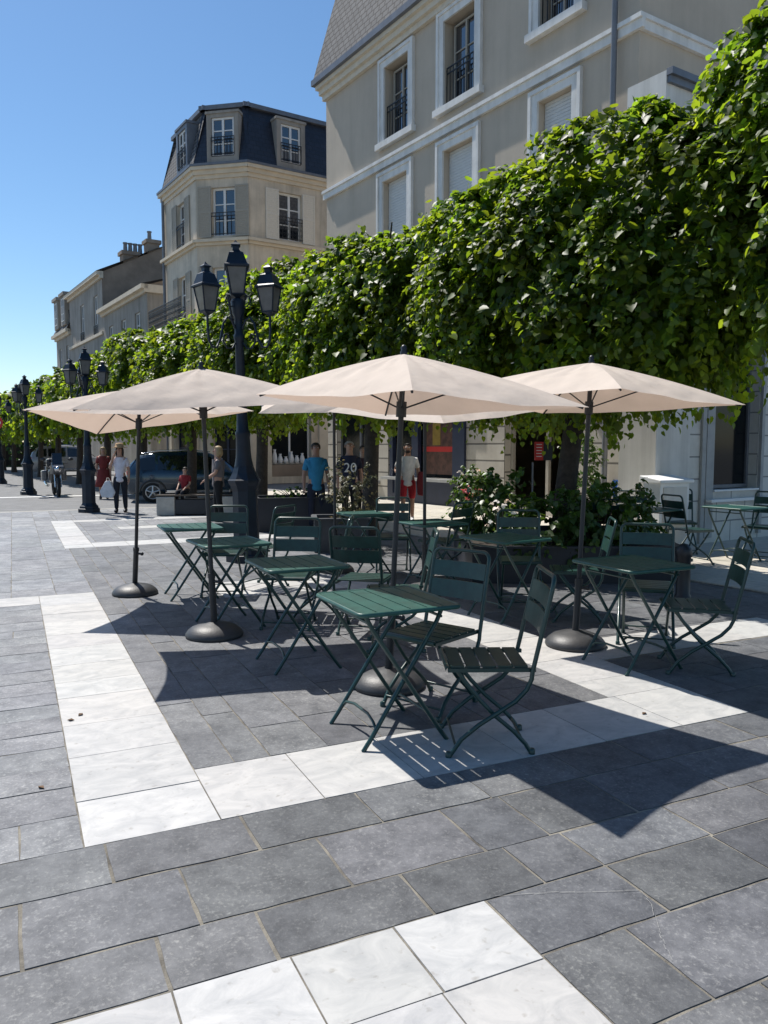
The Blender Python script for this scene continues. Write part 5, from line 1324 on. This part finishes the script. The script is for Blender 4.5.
bag = empty('shopping_bag', (-6.72, 19.1, .38)); tag(bag, 'white bag carried by the woman in the straw hat', 'bag')
m = MB(); m.prism([(-.15, -.06, 0), (.12, -.06, -.02), (.19, -.05, .12), (.06, -.05, .40), (-.05, -.05, .40), (-.2, -.05, .14)], (0, .12, 0)); m.build('sack', cloth('white_bag_cloth', (.6, .6, .62)), bag, bevel=.025)
m = MB(); m.tube([(-.04, .0, .38), (-.02, 0, .47), (.02, 0, .47), (.05, 0, .38)], .008, 6); m.build('handle', M_SHUTW, bag)
person('person in a dark red dress under the trees, left of the straw-hatted woman', (-8.75, 24.5, -.02), (.3, -1), 1.62, cloth('dark_red_cloth', (.16, .022, .02)), None, M_IRON, M_H2, female=True, dress=MATS['dark_red_cloth'], hairlen=.05)
person('child in red sitting on the stone bench before the blue car', (-4.75, 18.75, .0), (-.3, -1), 1.12, cloth('bright_red_cloth', (.22, .015, .02)), cloth('dark_denim', (.012, .014, .022)), M_IRON, M_H1, sit=True, arms='lap')
bpy.data.objects[-1].name if False else None
person('blond woman in grey top and black trousers just left of the lamp pedestal', (-3.55, 16.8, 0), (-1, -.2), 1.62, cloth('grey_top', (.13, .12, .125)), cloth('black_trousers', (.008, .008, .009)), M_IRON, M_H2, female=True, hairlen=.02, arms='lap', sleeve='short')
person('man in bright blue T-shirt and navy trousers in the tree shade', (-1.3, 15.0, .0), (.2, -1), 1.68, cloth('blue_tee', (.02, .17, .30)), cloth('navy_trousers', (.010, .014, .03)), M_IRON, M_H1, skin=M_SKIN2)
pj = person('man in a navy number jersey standing left of the tree trunk', (-.66, 15.0, .018), (.25, -1), 1.70, cloth('navy_jersey', (.010, .014, .035)), cloth('dark_trousers', (.02, .018, .016)), M_IRON, M_H3, skin=M_SKIN, arms='down', bald=True)
text_obj('jersey_number', '20', .26, M_WPAINT, pj, (.02, .185, 1.22), (0, 1, 0), .004)
person('person half hidden behind the tree trunk beside the navy jersey', (-.42, 16.1, .018), (-.2, -1), 1.62, cloth('maroon_top', (.05, .02, .025)), cloth('dark_trousers', (.02, .018, .016)), M_IRON, M_H1)
person('bearded man in white polo shirt and red shorts before the shop window', (.50, 16.6, .018), (-.05, -1), 1.66, cloth('white_polo', (.58, .57, .55)), cloth('red_shorts', (.33, .012, .022)), M_WPAINT, M_H1, skin=M_SKIN2, arms=('down', 'bent'), shorts=True, beard=True, bald=True)
jk = empty('red_jacket', (.78, 16.40, .82)); tag(jk, 'dark red jacket held by the man in white', 'jacket')
m = MB(); m.prism([(-.08, -.05, -.22), (.08, -.05, -.25), (.11, -.05, .05), (.07, -.05, .26), (-.06, -.05, .27), (-.1, -.05, .06)], (0, .11, 0)); m.build('folded_cloth', cloth('dark_red_jacket', (.12, .01, .015)), jk, bevel=.03)

# a few dry leaves on the paving
for k, (x, y) in enumerate([(.235, 4.85), (.30, 4.9), (.08, 3.9), (3.4, 3.5)]):
    o = empty('dry_leaf', gw(x, y, .004), k*1.3); tag(o, 'small dry brown leaf lying on the paving', 'leaf', 'dry leaves on the paving')
    m = MB(); m.add([(0, 0, .002), (.022, .012, .008), (.045, 0, .003), (.022, -.013, .006)], [(0, 1, 2, 3)]); m.add([(0, 0, 0), (.022, .012, .004), (.045, 0, 0), (.022, -.013, .002)], [(3, 2, 1, 0)]); m.build('blade', M_DRY, o)
